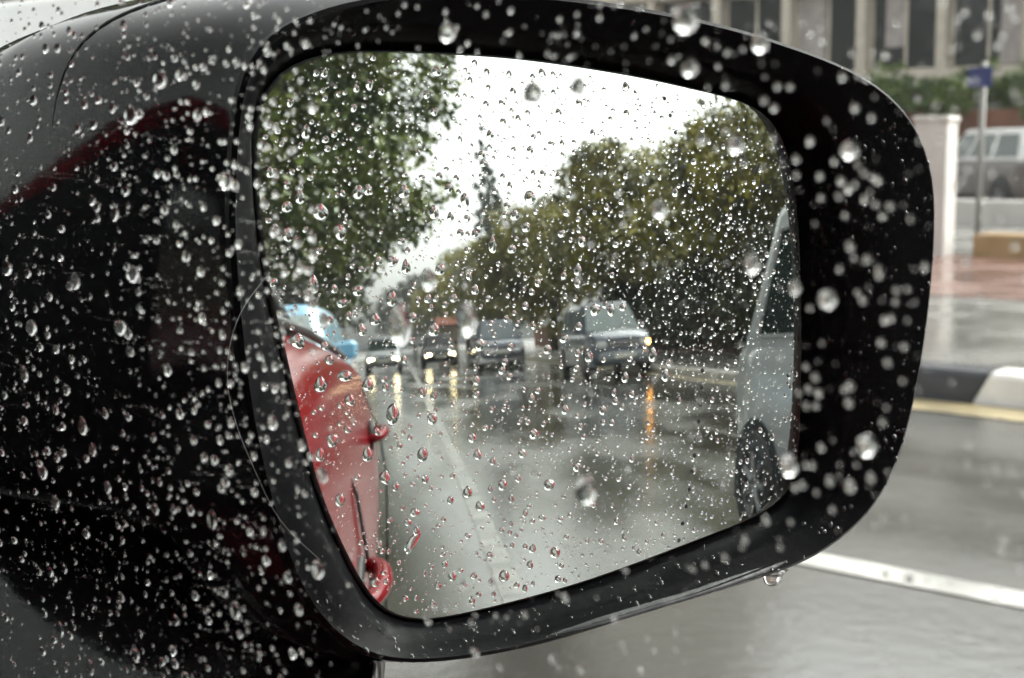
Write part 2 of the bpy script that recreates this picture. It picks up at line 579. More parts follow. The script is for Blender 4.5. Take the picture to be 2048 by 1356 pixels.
def car(label, paint, loc, rz, stations, gh, wheels, lit=None, group=None, roof=None, name='car', cat='car', grille=True, splits=(0.03, .36, .40, .70, .74, .97), bed=None, lower=None, amber=None, tail_lit=False, winpaint=None):
    """stations: (y, z_bottom, z_top, half_width) from tail to nose; gh: greenhouse (yb0, yb1, yt0, yt1, zb, zt, hwb, hwt)."""
    t = empty(name, loc, rz)
    tag(t, label, cat, group)
    b = MB()
    b.loft([body_ring(*s) for s in stations])
    b.build('body', paint, t, True, auto=50)
    if lower:
        pass
    yb0, yb1, yt0, yt1, zb, zt, hwb, hwt = gh
    g = MB()
    r1, r2 = .16, .18
    rings = [rrect(hwb, yb0, yb1, zb - .06, r1), rrect(hwb * .995, yb0 + .01, yb1 - .01, zb, r1),
             rrect(hwt, yt0, yt1, zt - .06, r2), rrect(hwt * .96, yt0 + .03, yt1 - .03, zt - .02, r2), rrect(hwt * .8, yt0 + .12, yt1 - .12, zt, r2)]
    g.loft(rings)
    g.build('roof', roof or paint, t, True, auto=40)
    gm = M['glass_dark'] if winpaint is None else winpaint

    def side(s, f0, f1, lo=.06, hi=.90):
        B0, B1 = (s * hwb, yb0 + r1 * .9, zb), (s * hwb, yb1 - r1 * .9, zb)
        T0, T1 = (s * hwt, yt0 + r2 * .7, zt - .06), (s * hwt, yt1 - r2 * .7, zt - .06)
        p = lambda f, h: lerp(lerp(B0, B1, f), lerp(T0, T1, f), h)
        q = [p(f0, lo), p(f1, lo), p(f1, hi), p(f0, hi)]
        if s < 0: q = q[::-1]
        # clockwise check handled by normal sign
        v, f = quad_pane(q, .006)
        mb = MB()
        mb.add(v, f)
        w_ = mb.build('side_window', gm, t)
        fr = MB()
        fr.tube(v[:4] + v[:1], .011, 6)
        fr.build('window_trim', roof or paint, w_)

    for s in (1, -1):
        for k in range(0, len(splits), 2):
            side(s, splits[k], splits[k + 1])

    def endpane(nm, yb, yt, sgn):
        w1, w0 = hwt * .90, hwb * .90
        q = [(-w0, yb, zb + .03), (w0, yb, zb + .03), (w1, yt, zt - .10), (-w1, yt, zt - .10)]
        f = (zt - .10 - zb) / (zt - .06 - zb)
        q[2] = (w1, yb + (yt - yb) * f, zt - .10)
        q[3] = (-w1, yb + (yt - yb) * f, zt - .10)
        if sgn > 0: q = [q[1], q[0], q[3], q[2]]
        v, fc = quad_pane(q, .006)
        mb = MB()
        mb.add(v, fc)
        mb.build(nm, gm, t)

    endpane('windscreen', yb1, yt1, 1)
    endpane('rear_window', yb0, yt0, -1)
    hw = max(s[3] for s in stations)
    for (wy, wr) in wheels:
        for s in (1, -1):
            a = MB()
            N = 20
            ring = [(s * (hw + .004), wy + (wr + .055) * math.cos(math.pi * k / N), wr + (wr + .055) * math.sin(math.pi * k / N)) for k in range(N + 1)]
            inner = [(s * (hw - .25), p[1], p[2]) for p in ring]
            a.loft([ring + [(s * (hw + .004), wy - wr - .055, .16), (s * (hw + .004), wy + wr + .055, .16)],
                    inner + [(s * (hw - .25), wy - wr - .055, .16), (s * (hw - .25), wy + wr + .055, .16)]])
            a.build('wheel_arch', M['dark_trim'], t)
            wheel(t, s * (hw - .075), wy, wr, .20)
    yf, ybk = stations[-1][0], stations[0][0]
    zf0, zf1, hf = stations[-1][1], stations[-1][2], stations[-1][3]
    nose = stations[-2]
    for s in (1, -1):
        h = MB()
        h.box((min(s * hf * .62, s * hf * 1.02), yf - .22, zf1 - .20), (max(s * hf * .62, s * hf * 1.02), yf + .02, zf1 - .04), .03)
        lm = M['lamp_on'] if (lit and s in lit) else M['lamp_glass']
        h.build('headlight', lm, t)
        if amber == s:
            h = MB()
            h.box((min(s * hf * .84, s * hf * 1.03), yf - .1, zf1 - .18), (max(s * hf * .84, s * hf * 1.03), yf + .03, zf1 - .07), .02)
            h.build('indicator', M['amber_on'], t)
        h = MB()
        hb = stations[0][3]
        zb1 = stations[0][2]
        h.box((min(s * hb * .74, s * hb * 1.01), ybk - .02, zb1 - .34), (max(s * hb * .74, s * hb * 1.01), ybk + .12, zb1 - .06), .03)
        h.build('tail_light', M['tail_on'] if tail_lit else M['tail'], t)
        mir = MB()
        my = yb1 - .28
        mir.box((min(s * (hwb + .02), s * (hwb + .2)), my - .06, zb + .02), (max(s * (hwb + .02), s * (hwb + .2)), my + .06, zb + .16), .03)
        mir.build('wing_mirror', paint, t)
        for gy in ((yb0 + yb1) / 2 + .12, yb1 - .25):
            dg = MB()
            dg.tube([(s * (hw * .985 + .002), gy, .32), (s * (hw + .001), gy, zb * .6), (s * hw * .988, gy, zb - .12)], .004, 6)
            dg.build('door_gap', M['dark_trim'], t)
        dh = MB()
        dh.box((min(s * (hw - .01), s * (hw + .03)), (yb0 + yb1) / 2 - .1, zb - .19), (max(s * (hw - .01), s * (hw + .03)), (yb0 + yb1) / 2 + .08, zb - .16), .008)
        dh.build('door_handle', paint, t)
    if grille:
        h = MB()
        h.box((-hf * .58, yf - .1, zf1 - .20), (hf * .58, yf + .012, zf1 - .05), .02)
        gr = h.build('grille', M['dark_trim'], t)
        for k in range(3):
            h = MB()
            h.box((-hf * .56, yf, zf1 - .185 + k * .045), (hf * .56, yf + .024, zf1 - .165 + k * .045), .004)
            h.build('grille_bar', M['chrome'], gr)
    bm_ = MB()
    bm_.box((-hf * .98, yf - .1, zf0 + .05), (hf * .98, yf + .05, zf0 + .24), .04)
    bp = bm_.build('bumper', lower or paint, t)
    pl = MB()
    pl.box((-.26, yf + .045, zf0 + .1), (.26, yf + .058, zf0 + .21), .003)
    pl.build('number_plate', M['plate'], t)
    pl = MB()
    pl.box((-.26, ybk - .03, zf0 + .3), (.26, ybk - .012, zf0 + .41), .003)
    pl.build('number_plate', M['plate'], t)
    if lower:
        s_ = MB()
        s_.box((-hw - .006, ybk + .25, .26), (hw + .006, yf - .25, .62), .01)
        s_.build('lower_panel', lower, t)
    return t


def hatch_st(L, zt, hw, zb=.2, hood=.78):
    h = L / 2
    return [(-h, .42, zt - .1, hw * .86), (-h + .1, .3, zt, hw * .95), (-h + .45, zb, zt + .02, hw), (0, zb, zt, hw), (h - 1.15, zb, zt - .01, hw),
            (h - .95, zb, zt - .04, hw * .995), (h - .4, zb + .02, hood + .04, hw * .97), (h - .12, zb + .04, hood - .05, hw * .90), (h, .32, hood - .12, hw * .80)]


# silver hatchback in the next lane, just behind the red car's door: its flank shows at the edge of the mirror
hb = car('silver hatchback in the next lane, alongside the red car', M['silver'], (3.03, -2.36, 0), 0,
         hatch_st(3.9, .95, .80), (-1.84, 1.05, -1.46, .35, .95, 1.60, .75, .65), ((-1.45, .27), (1.25, .27)), name='hatchback', splits=(.07, .48, .52, .97))
# silver-blue people carrier at the far kerb
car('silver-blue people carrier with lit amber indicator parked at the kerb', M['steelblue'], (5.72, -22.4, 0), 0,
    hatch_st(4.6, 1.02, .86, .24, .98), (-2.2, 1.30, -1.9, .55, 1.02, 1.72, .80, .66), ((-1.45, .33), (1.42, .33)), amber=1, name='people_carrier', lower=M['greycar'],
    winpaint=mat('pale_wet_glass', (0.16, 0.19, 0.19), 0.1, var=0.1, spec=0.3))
# pickup further back
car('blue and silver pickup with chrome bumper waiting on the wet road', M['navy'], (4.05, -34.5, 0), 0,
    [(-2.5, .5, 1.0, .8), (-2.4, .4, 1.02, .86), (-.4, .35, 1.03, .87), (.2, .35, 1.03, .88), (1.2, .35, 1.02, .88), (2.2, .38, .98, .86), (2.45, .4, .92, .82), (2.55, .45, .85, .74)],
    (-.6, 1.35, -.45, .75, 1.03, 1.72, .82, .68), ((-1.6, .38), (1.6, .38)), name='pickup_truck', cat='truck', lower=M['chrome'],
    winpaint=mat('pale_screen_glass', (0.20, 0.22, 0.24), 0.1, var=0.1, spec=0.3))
# dark car with headlamps lit
car('dark saloon with headlamps lit coming along the wet middle lane', M['darkcar'], (2.15, -44.0, 0), 0,
    hatch_st(4.4, .95, .84), (-1.7, 1.1, -1.2, .3, .95, 1.48, .76, .60), ((-1.35, .31), (1.35, .31)), lit=(1, -1), name='car', winpaint=mat('black_glass', (0.012, 0.013, 0.014), 0.2, var=0.0, spec=0.12))
# light blue car right behind
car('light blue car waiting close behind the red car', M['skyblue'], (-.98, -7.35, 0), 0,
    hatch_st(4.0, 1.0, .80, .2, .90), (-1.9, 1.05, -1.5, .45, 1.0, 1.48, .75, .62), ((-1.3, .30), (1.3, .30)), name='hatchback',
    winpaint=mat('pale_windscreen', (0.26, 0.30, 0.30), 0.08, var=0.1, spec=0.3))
car('grey car with headlamps lit behind the light blue car', M['greycar'], (-.5, -42.0, 0), 0,
    hatch_st(4.2, .95, .82), (-1.8, 1.05, -1.4, .4, .95, 1.5, .76, .62), ((-1.3, .31), (1.3, .31)), lit=(1, -1), name='car')
# white van ahead across the lanes
car('white van standing in the far lane ahead of the mirror', M['white_car'], (5.58, 7.9, 0), 0,
    [(-2.4, .4, 1.15, .85), (-2.3, .3, 1.2, .9), (-1, .28, 1.2, .92), (1.2, .28, 1.2, .92), (2.1, .3, 1.08, .9), (2.4, .35, .9, .84), (2.48, .4, .8, .76)],
    (-2.34, 1.9, -2.28, 1.1, 1.18, 2.02, .90, .80), ((-1.5, .34), (1.55, .34)), name='van', cat='van', splits=(.76, .97))
# off-roader on the forecourt
car('white-roofed brown off-roader parked behind the low wall', M['taupe'], (28.8, 11.55, -.05), R(-38),
    hatch_st(4.3, 1.08, .88, .28, 1.0), (-2.0, 1.0, -1.85, .5, 1.08, 1.66, .82, .70), ((-1.3, .36), (1.35, .36)), name='off_roader', roof=M['white_car'],
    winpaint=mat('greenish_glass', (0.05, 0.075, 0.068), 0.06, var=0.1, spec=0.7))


# ------------------------------------------------------------------ the red car one sits in
WK = 0.075                       # the side glass leaves the car's axis slightly towards the front


def red_car():
    t = empty('red_car', (-.62, 0, 0))
    tag(t, 'red car whose door and handles show in its own wet mirror', 'car')
    cx = -.62
    rings = []
    # y, z_top (belt), flank half width
    st = [(-3.35, .98, .70, .40), (-3.25, 1.0, .76, .3), (-2.9, 1.03, .81, .22), (-2.3, 1.06, .842, .20), (-1.6, 1.085, .860, .20), (-.9, 1.115, .868, .20), (-.38, 1.125, .872, .20), (-.05, 1.04, .874, .2), (.2, 1.0, .874, .20),
          (.6, .97, .872, .20), (.9, .95, .868, .2), (1.3, .90, .86, .2), (1.7, .84, .83, .24), (1.95, .74, .76, .3), (2.02, .62, .66, .38)]
    for yy, zt, hw, zb in st:
        half = [(0, zb), (hw - .14, zb), (hw - .05, zb + .06), (hw - .015, zb + .2), (hw, .62), (hw + .002, .74), (hw - .004, .83), (hw - .016, .90),
                (hw - .030, zt - .085), (hw - .052, zt - .025), (hw - .09, zt), (hw - .3, zt + .01), (0, zt + .03)]
        half = [(x, min(z, zt + .03)) for x, z in half]
        pts = [(x, yy, z) for x, z in half] + [(-x, yy, z) for x, z in half[-2:0:-1]]
        rings.append(pts)
    # open top between the belt lines over the cabin: keep the loft closed at hood and tail only
    n = len(rings[0])
    v = [p for r in rings for p in r]
    f = []
    for k in range(len(rings) - 1):
        cabin = -2.95 < st[k][0] < .55
        for i in range(n):
            j = (i + 1) % n
            topface = v[i][2] >= st[0][1] - .02 and False
            if cabin and i in (10, 11, 12, 13):
                continue
            f.append((k * n + i, k * n + j, (k + 1) * n + j, (k + 1) * n + i))
    f.append(tuple(range(n - 1, -1, -1)))
    f.append(tuple((len(rings) - 1) * n + i for i in range(n)))
    b = MB()
    b.add(v, f)
    o = b.build('body', M['red'], t, True)
    sd = o.modifiers.new('smooth', 'SUBSURF')
    sd.levels = sd.render_levels = 2
    # roof, pillars
    b = MB()
    b.loft([rrect(.56, -1.7, .12, 1.42, .3), rrect(.585, -1.73, .16, 1.45, .3), rrect(.56, -1.7, .1, 1.485, .3), rrect(.40, -1.5, -.15, 1.50, .3)])
    b.build('roof', M['red'], t, True)
    for s in (1, -1):
        for (p, q, rr) in (((s * .74, .92, .95), (s * .55, .12, 1.44), .045), ((s * .72, -.64, 1.0), (s * .55, -.5, 1.44), .03), ((s * .70, -1.72, 1.0), (s * .54, -1.45, 1.44), .03), ((s * .60, -2.6, 1.0), (s * .46, -1.7, 1.44), .045)):
            b = MB()
            b.tube([p, q], rr, 10)
            b.build('pillar', M['red'] if q[1] > 0 else M['dark_trim'], t, True)
    # side glass: the pane one looks through, plus the others
    b = MB()
    b.add(*quad_pane([(.780 - .56 * WK, -.56, .98), (.780 + .75 * WK, .75, .98), (.780 + .75 * WK, .75, 1.42), (.780 - .56 * WK, -.56, 1.42)], 0.0))
    b.build('side_window', M['pane'], t)
    b = MB()
    b.add(*quad_pane([(.715, -1.68, 1.0), (.72, -.66, 1.0), (.555, -.55, 1.43), (.55, -1.45, 1.43)], .0))
    b.build('side_window', M['glass_dark'], t)
    b = MB()
    b.add(*quad_pane([(.62, -2.5, 1.0), (.70, -1.76, 1.0), (.545, -1.5, 1.43), (.50, -1.7, 1.40)], .0))
    b.build('side_window', M['glass_dark'], t)
    for yy in (-1.70, -.60):
        pass
    # window seal along the belt
    b = MB()
    b.tube([(.785, .6, .985), (.786, .2, 1.012), (.784, -.05, 1.052), (.782, -.38, 1.135), (.778, -.9, 1.126), (.770, -1.6, 1.096), (.752, -2.3, 1.07)], .008, 6)
    b.build('window_seal', M['dark_trim'], t, True)
    # door handles: bar on two feet over a dark cup
    for yy, zz, xx in ((-.60, .80, .868), (-1.62, .895, .850)):
        b = MB()
        pts = []
        for k in range(13):
            a = math.pi * k / 12
            pts.append((xx - .010 + .038 * math.sin(a) ** .6, yy - .105 * math.cos(a), zz + .006 * math.sin(a)))
        b.tube(pts, [.009 + .0045 * math.sin(math.pi * k / 12) for k in range(13)], 10)
        h = b.build('door_handle', M['red'], t, True)
        c = MB()
        rings2 = [[(xx - .008 + q, yy + .07 * e * math.cos(2 * math.pi * k / 20), zz + .036 * e * math.sin(2 * math.pi * k / 20)) for k in range(20)] for q, e in ((.0, .9), (.010, 1.0), (.0105, .8), (.011, .3))]
        c.loft(rings2)
        c.build('handle_cup', M['dark_trim'], h, True)
    for yy in (-.62, -1.72):
        b = MB()
        b.tube([(.873, yy - .08, .3), (.877, yy - .08, .62), (.877, yy - .08, .78), (.858, yy - .08, .9), (.82, yy - .08, 1.0)], .003, 6)
        b.build('door_gap', M['dark_trim'], t, True)
    for wy in (-2.55, 1.25):
        for s in (1, -1):
            wheel(t, s * .72, wy, .31, .19)
    b = MB()
    b.box((-.70, -2.9, .22), (.70, .9, .35))
    b.build('cabin_floor', M['interior'], t)
    for s in (1, -1):
        b = MB()
        b.box((s * .66, -2.7, .35), (s * .72, .8, .96))
        b.build('door_card', M['interior'], t)
    for s in (1, -1):
        b = MB()
        b.box((-.25 + s * .36, -.75, .35), (.25 + s * .36, -.25, .55), .05)
        b.box((-.23 + s * .36, -.95, .5), (.23 + s * .36, -.75, 1.12), .06)
        b.build('seat', M['interior'], t)
    for s in (1, -1):
        b = MB()
        b.add(*quad_pane([(.80, .40, .95), (.80, .92, .93), (.76, .80, 1.04), (.74, .40, 1.20)], .01))
        b.build('unseen_sail_panel', M['dark_trim'], t) if s > 0 else None  # out of view, added to darken the red reflection in the housing
    b = MB()
    b.box((-.70, .55, .55), (.70, .9, .93), .05)
    b.build('dashboard', M['interior'], t)
    return t


red_car()

# ------------------------------------------------------------------ the wing mirror
MP = np.array([0.346, 0.283, 1.094])              # centre of the glass
MN = np.array([-0.3578, -0.9313, 0.0684])
MN /= np.linalg.norm(MN)
MU = np.cross([0, 0, 1.0], MN)
MU /= np.linalg.norm(MU)
MV = np.cross(MN, MU)
MR = 1.40                                         # convex radius
MO = MP - MN * MR


def ml(u, v, w=0.0):
    """mirror-local millimetres -> world"""
    return MP + (MU * u + MV * v + MN * w) * 0.001


def sag(u, v): return -(MR * 1000 - math.sqrt((MR * 1000) ** 2 - u * u - v * v))


GL = [(-81.5, 63.7), (-78.6, 71.9), (-72.5, 78.9), (-62.1, 83.0), (-50.1, 84.4), (-26.9, 84.6), (2.8, 83.6), (38.5, 80.1), (65.6, 76.1), (84.1, 72.8), (94.7, 68.9), (100.9, 62.1), (104.7, 52.1), (106.3, 40.4), (107.1, 23.7), (107.1, 6.9), (106.5, -18.4), (105.1, -43.8), (102.9, -53.9), (97.2, -60.0), (83.9, -64.3), (62.8, -68.2), (23.6, -75.0), (-3.4, -78.2), (-28.7, -79.9), (-40.0, -79.3), (-47.8, -76.4), (-53.9, -70.3), (-61.2, -56.2), (-68.1, -38.2), (-73.2, -16.6), (-76.7, 1.8), (-79.6, 15.7), (-81.5, 33.7), (-82.0, 50.1)]
RM = [(-93.0, 62.3), (-91.1, 72.6), (-86.6, 81.8), (-78.0, 88.6), (-62.1, 94.6), (-36.6, 99.2), (-4.7, 100.4), (29.5, 98.6), (60.6, 95.0), (87.8, 89.8), (116.6, 82.0), (136.0, 72.5), (146.9, 61.0), (152.6, 45.8), (152.7, 30.6), (150.9, 11.9), (146.5, -11.8), (140.4, -33.5), (133.2, -49.9), (125.2, -60.9), (112.9, -69.6), (95.7, -76.6), (71.0, -80.6), (32.4, -84.6), (-3.3, -88.3), (-26.7, -88.9), (-44.2, -87.8), (-58.0, -84.9), (-69.6, -77.7), (-79.3, -65.2), (-85.6, -48.0), (-90.3, -28.6), (-93.5, -7.1), (-95.1, 16.7), (-95.3, 40.2)]
NA = 168


def resample(poly, smooth=3):
    """periodic: equal angle about (8, 2), lightly smoothed"""
    p = np.array(poly, float)
    dense = []
    for i in range(len(p)):
        a, b, c, d = p[i - 1], p[i], p[(i + 1) % len(p)], p[(i + 2) % len(p)]
        for t in np.linspace(0, 1, 12, endpoint=False):
            dense.append(0.5 * ((2 * b) + (c - a) * t + (2 * a - 5 * b + 4 * c - d) * t * t + (3 * b - a - 3 * c + d) * t ** 3))
    d = np.array(dense)
    ang = np.unwrap(np.arctan2(d[:, 1] - 2, d[:, 0] - 8))
    r = np.hypot(d[:, 0] - 8, d[:, 1] - 2)
    o = np.argsort(np.mod(ang, 2 * np.pi))
    A, Rr = np.mod(ang, 2 * np.pi)[o], r[o]
    A = np.concatenate([A - 2 * np.pi, A, A + 2 * np.pi])
    Rr = np.tile(Rr, 3)
    th = np.arange(NA) * 2 * np.pi / NA
    rr = np.interp(th, A, Rr)
    for _ in range(smooth):
        rr = (np.roll(rr, 1) + 2 * rr + np.roll(rr, -1)) / 4
    return th, rr


TH, GR = resample(GL)
_, RR = resample(RM)
CU, CV = 8.0, 2.0


def ring_uv(r): return np.stack([CU + r * np.cos(TH), CV + r * np.sin(TH)], 1)


def ring_w(uv, wv): return [tuple(ml(a, b, wv if np.isscalar(wv) else wv[i])) for i, (a, b) in enumerate(uv)]


wm = empty('wing_mirror', tuple(ml(0, -95, -60)))
tag(wm, 'black wing mirror covered in raindrops, reflecting the wet road behind', 'wing mirror')
wm_inv = Matrix.Translation(-wm.location)


def wpart(name, v, f, m, parent=wm, smooth=True, auto=None):
    off = np.array(wm.location)
    me = mesh_np(name, [tuple(np.array(p) - off) for p in v], f, m, smooth)
    if auto: sharp_by_angle(me, auto)
    return put(name, me, parent)


# glass: spherical cap, exact normals
NRAD = 40
vs, fs, nrm = [], [], []
uvc = np.array([CU, CV])
vs.append(ml(CU, CV, sag(CU, CV)))
for k in range(1, NRAD + 1):
    for i in range(NA):
        q = uvc + (ring_uv(GR)[i] - uvc) * k / NRAD if k == 1 else None
        a = CU + GR[i] * math.cos(TH[i]) * k / NRAD
        b_ = CV + GR[i] * math.sin(TH[i]) * k / NRAD
        vs.append(ml(a, b_, sag(a, b_)))
for i in range(NA):
    fs.append((0, 1 + i, 1 + (i + 1) % NA))
for k in range(1, NRAD):
    for i in range(NA):
        j = (i + 1) % NA
        a0, b0 = 1 + (k - 1) * NA, 1 + k * NA
        fs.append((a0 + i, b0 + i, b0 + j, a0 + j))
glass = wpart('mirror_glass', vs, fs, M['mirror'])
me = glass.data
me.normals_split_custom_set_from_vertices([tuple((np.array(p) - MO) / np.linalg.norm(np.array(p) - MO)) for p in vs])
glass['label'] = 'convex mirror glass reflecting trees, traffic and wet road'
# chamfered edge of the glass
g0, g1, g2 = ring_uv(GR + .02), ring_uv(GR + .7), ring_uv(GR + .8)
sg = np.array([sag(a, b) for a, b in ring_uv(GR)])
b = MB()
b.loft([ring_w(g0, sg - .02), ring_w(g1, sg - .5), ring_w(g2, sg - 2.5)], cap=False)
wpart('glass_edge', b.v, b.f, mat('ground_glass_edge', (0.10, 0.11, 0.105), 0.25, var=0.0), wm)

# bezel: recess wall and the satin rim
th = TH
wall_off = 6.5 + 2.5 * np.maximum(0, np.cos(th)) ** 2
b0 = ring_uv(GR + 1.4)
b1 = ring_uv(np.minimum(GR + wall_off, RR - 5.0))
b2r = np.minimum(GR + wall_off + 1.5, RR - 4.0)
b2 = ring_uv(b2r)
b3 = ring_uv(b2r * .35 + RR * .65)
b4 = ring_uv(RR - 1.0)
b5 = ring_uv(RR + .4)
b6 = ring_uv(RR + .8)
bz = MB()
bz.loft([ring_w(b0, sg - 6), ring_w(b0, sg - 1.5), ring_w(b1, 7.0), ring_w(b2, 8.2), ring_w(b3, 11.0), ring_w(b4, 12.6), ring_w(b5, 11.6), ring_w(b6, 9.0)], cap=False)
wpart('bezel', bz.v, bz.f, M['rim_black'], auto=40)

# glossy strip added over the lower rim to give it a wet sheen
lip = MB()
ks = [k for k in range(NA) if math.radians(226) < TH[k] < math.radians(350)]
ta = [min(1.0, min(i, len(ks) - 1 - i) / 22) for i in range(len(ks))]
cs = []
for fr_, wv in ((.42, 8.6), (.50, 11.2), (.64, 12.6), (.80, 13.3), (.92, 13.2), (.985, 12.0), (1.0, 9.5)):
    cs.append([tuple(ml(*(uvc + (ring_uv(b2r * (1 - (.86 + (fr_ - .86) * ta[i])) + RR * (.86 + (fr_ - .86) * ta[i]))[k] - uvc)), 8.0 + (wv - 8.0) * ta[i])) for i, k in enumerate(ks)])
lip.loft(cs, cap=False, closed=False)
wpart('wet_sheen_strip', lip.v, lip.f, mat('wet_black_strip', (0.006, 0.006, 0.007), 0.16, var=0.0, spec=0.32, bump=0.0005, bscale=70))

# housing: lofted shell behind the rim, swelling towards the car
RU0, RU1 = (CU + RR * np.cos(TH)).min(), (CU + RR * np.cos(TH)).max()
RV0, RV1 = (CV + RR * np.sin(TH)).min(), (CV + RR * np.sin(TH)).max()
rim_uv = ring_uv(RR)


def sect(wv, u0, u1, v0, v1, rnd=0.0, ww=None):
    q = []
    for i, (a, b_) in enumerate(rim_uv):
        s = (a - RU0) / (RU1 - RU0)
        t = (b_ - RV0) / (RV1 - RV0)
        x, y_ = u0 + s * (u1 - u0), v0 + t * (v1 - v0)
        if rnd > 0:
            ex, ey = (u1 - u0) / 2 * math.cos(TH[i]), (v1 - v0) / 2 * math.sin(TH[i])
            x = x * (1 - rnd) + ((u0 + u1) / 2 + ex) * rnd
            y_ = y_ * (1 - rnd) + ((v0 + v1) / 2 + ey) * rnd
        if wv < -20 and x < 20:
            e = min(1, max(0, (-34 - y_) / 42))
            e = e * e * (3 - 2 * e)
            x += 52 * e * min(1, (-20 - wv) / 40) * min(1, (20 - x) / 80)
        q.append(tuple(ml(x, y_, wv)))
    return q


hs_ = MB()
hs_.loft([ring_w(ring_uv(RR - .2), 9.6), ring_w(ring_uv(RR + 1.6), 6.0), sect(-4, RU0 - 8, RU1 + 2, RV0 - 3, RV1 + 4.5), sect(-24, RU0 - 22, RU1 + 1, RV0 - 5, RV1 + 8.5, .05),
          sect(-50, -131, 146, -98, 113, .12), sect(-80, -147, 138, -104, 115.5, .2), sect(-110, -158, 122, -110, 115, .3), sect(-140, -160, 100, -114, 110, .42),
          sect(-170, -158, 72, -112, 98, .55), sect(-195, -150, 40, -104, 80, .7), sect(-212, -132, 2, -84, 54, .9), sect(-220, -100, -40, -50, 20, 1.0)], cap=False, cap_end=True)
housing = wpart('housing', hs_.v, hs_.f, M['gloss_black'])
# seam between cap and lower shell
sm = MB()
ss = sect(-50, -131, 146, -94, 113, .12)
sm.tube([ss[k % NA] for k in range(int(NA * .17), int(NA * .43))], [.0004 * min(1, (int(NA * .43) - k) / 12) for k in range(int(NA * .17), int(NA * .43))], 6)
wpart('seam', sm.v, sm.f, M['matt_black'])

# foot that joins the housing to the door
ft = MB()
rings = []
for (cu, cv, cw, ru, rv) in ((-36, -90, -80, 40, 26), (-50, -98, -80, 62, 42), (-66, -104, -84, 74, 54), (-90, -112, -90, 82, 62), (-130, -130, -98, 88, 66), (-180, -154, -104, 90, 68), (-225, -176, -110, 90, 70)):
    ring = []
    for k in range(40):
        a = 2 * math.pi * k / 40
        sa, ca_ = math.sin(a), math.cos(a)
        dv, dw = rv * .9 * math.copysign(abs(sa) ** .5, sa), ru * math.copysign(abs(ca_) ** .5, ca_)
        ring.append(tuple(ml(cu + .2 * dv, cv + dv - (.58 * dw if dv > 0 else 0), cw + dw)))
    rings.append(ring)
ft.loft(rings)
wpart('foot', ft.v, ft.f, mat('wet_black_foot', (0.008, 0.008, 0.009), 0.12, var=0.0, spec=0.38, bump=0.0005, bscale=45))

# dotted line of the wide-angle zone
def sph_disc(u, v, r, off, n=12):
    pts = [(u, v)] + [(u + r * math.cos(2 * math.pi * k / n), v + r * math.sin(2 * math.pi * k / n)) for k in range(n)]
    return [ml(a, c, sag(a, c) + off) for a, c in pts], [(0, 1 + k, 1 + (k + 1) % n) for k in range(n)]


def ray_px(x, y_):
    d = FWD + RGT * (x - 1024) / FPX - UP * (y_ - 678) / FPX
    return d / np.linalg.norm(d)


def on_glass(x, y_):
    d = ray_px(x, y_)
    oc = EYE - MO
    bb = oc @ d
    t = -bb - math.sqrt(bb * bb - (oc @ oc - MR * MR))
    q = EYE + t * d - MP
    return q @ MU * 1000, q @ MV * 1000


yy = 197
while yy < 1085:
    kx = 3.8e-4 if yy < 650 else 2.66e-4
    u_, v_ = on_glass(1407 - kx * (yy - 650) ** 2, yy)
    a, c = sph_disc(u_, v_, .72, .05)
    wpart('dot', a, c, M['dot'], glass, False)
    yy += 34.0


def stroke(mb, p, q, wdt):
    (x0, y0), (x1, y1) = p, q
    dx, dy = x1 - x0, y1 - y0
    L = math.hypot(dx, dy)
    nx, ny = -dy / L * wdt / 2, dx / L * wdt / 2
    c = [on_glass(*k) for k in ((x0 + nx, y0 + ny), (x1 + nx, y1 + ny), (x1 - nx, y1 - ny), (x0 - nx, y0 - ny))]
    c = [(c[i]) for i in range(4)]
    mb.add([ml(a, b2_, sag(a, b2_) + .05) for a, b2_ in c], [(0, 1, 2, 3)])


ic = MB()
for p, q, wd in (((1522, 354), (1522, 392), 4), ((1545, 356), (1545, 391), 4), ((1528, 373), (1540, 373), 11),
                 ((1470, 303), (1470, 326), 4), ((1492, 303), (1492, 326), 4), ((1470, 326), (1492, 326), 4), ((1476, 314), (1487, 314), 6),
                 ((1504, 345), (1512, 331), 4), ((1510, 352), (1520, 326), 4)):
    stroke(ic, p, q, wd)
wpart('warning_symbol', ic.v, ic.f, M['dot'], glass, False)

# ------------------------------------------------------------------ trees, shrubs
def leaf_cloud(blobs, n, size, seed, squash=1.0, up_bias=0.3):
    g = np.random.default_rng(seed)
    cs = []
    vol = np.array([b[3] ** 2.2 for b in blobs])
    cnt = np.maximum(1, (n * vol / vol.sum()).astype(int))
    for (x, y_, z, r), k in zip(blobs, cnt):
        # sub-clumps near the surface of each blob
        nc = max(3, int(k / 26))
        d = g.normal(size=(nc, 3))
        d /= np.linalg.norm(d, axis=1)[:, None]
        rad = r * g.uniform(.45, 1.08, nc) ** .6
        cc = np.array([x, y_, z]) + d * rad[:, None] * np.array([1, 1, squash])
        pick = g.integers(0, nc, k)
        cs.append(cc[pick] + g.normal(size=(k, 3)) * r * .13)
    c = np.concatenate(cs)
    k = len(c)
    nrm = g.normal(size=(k, 3))
    nrm[:, 2] = np.abs(nrm[:, 2]) + up_bias
    nrm /= np.linalg.norm(nrm, axis=1)[:, None]
    t = np.cross(nrm, g.normal(size=(k, 3)))
    t /= np.linalg.norm(t, axis=1)[:, None]
    b_ = np.cross(nrm, t)
    s = size * g.uniform(.6, 1.4, k)[:, None]
    v = np.stack([c - t * s, c + b_ * s * .5, c + t * s, c - b_ * s * .5], 1).reshape(-1, 3)
    f = np.arange(k * 4).reshape(-1, 4)
    return v, f


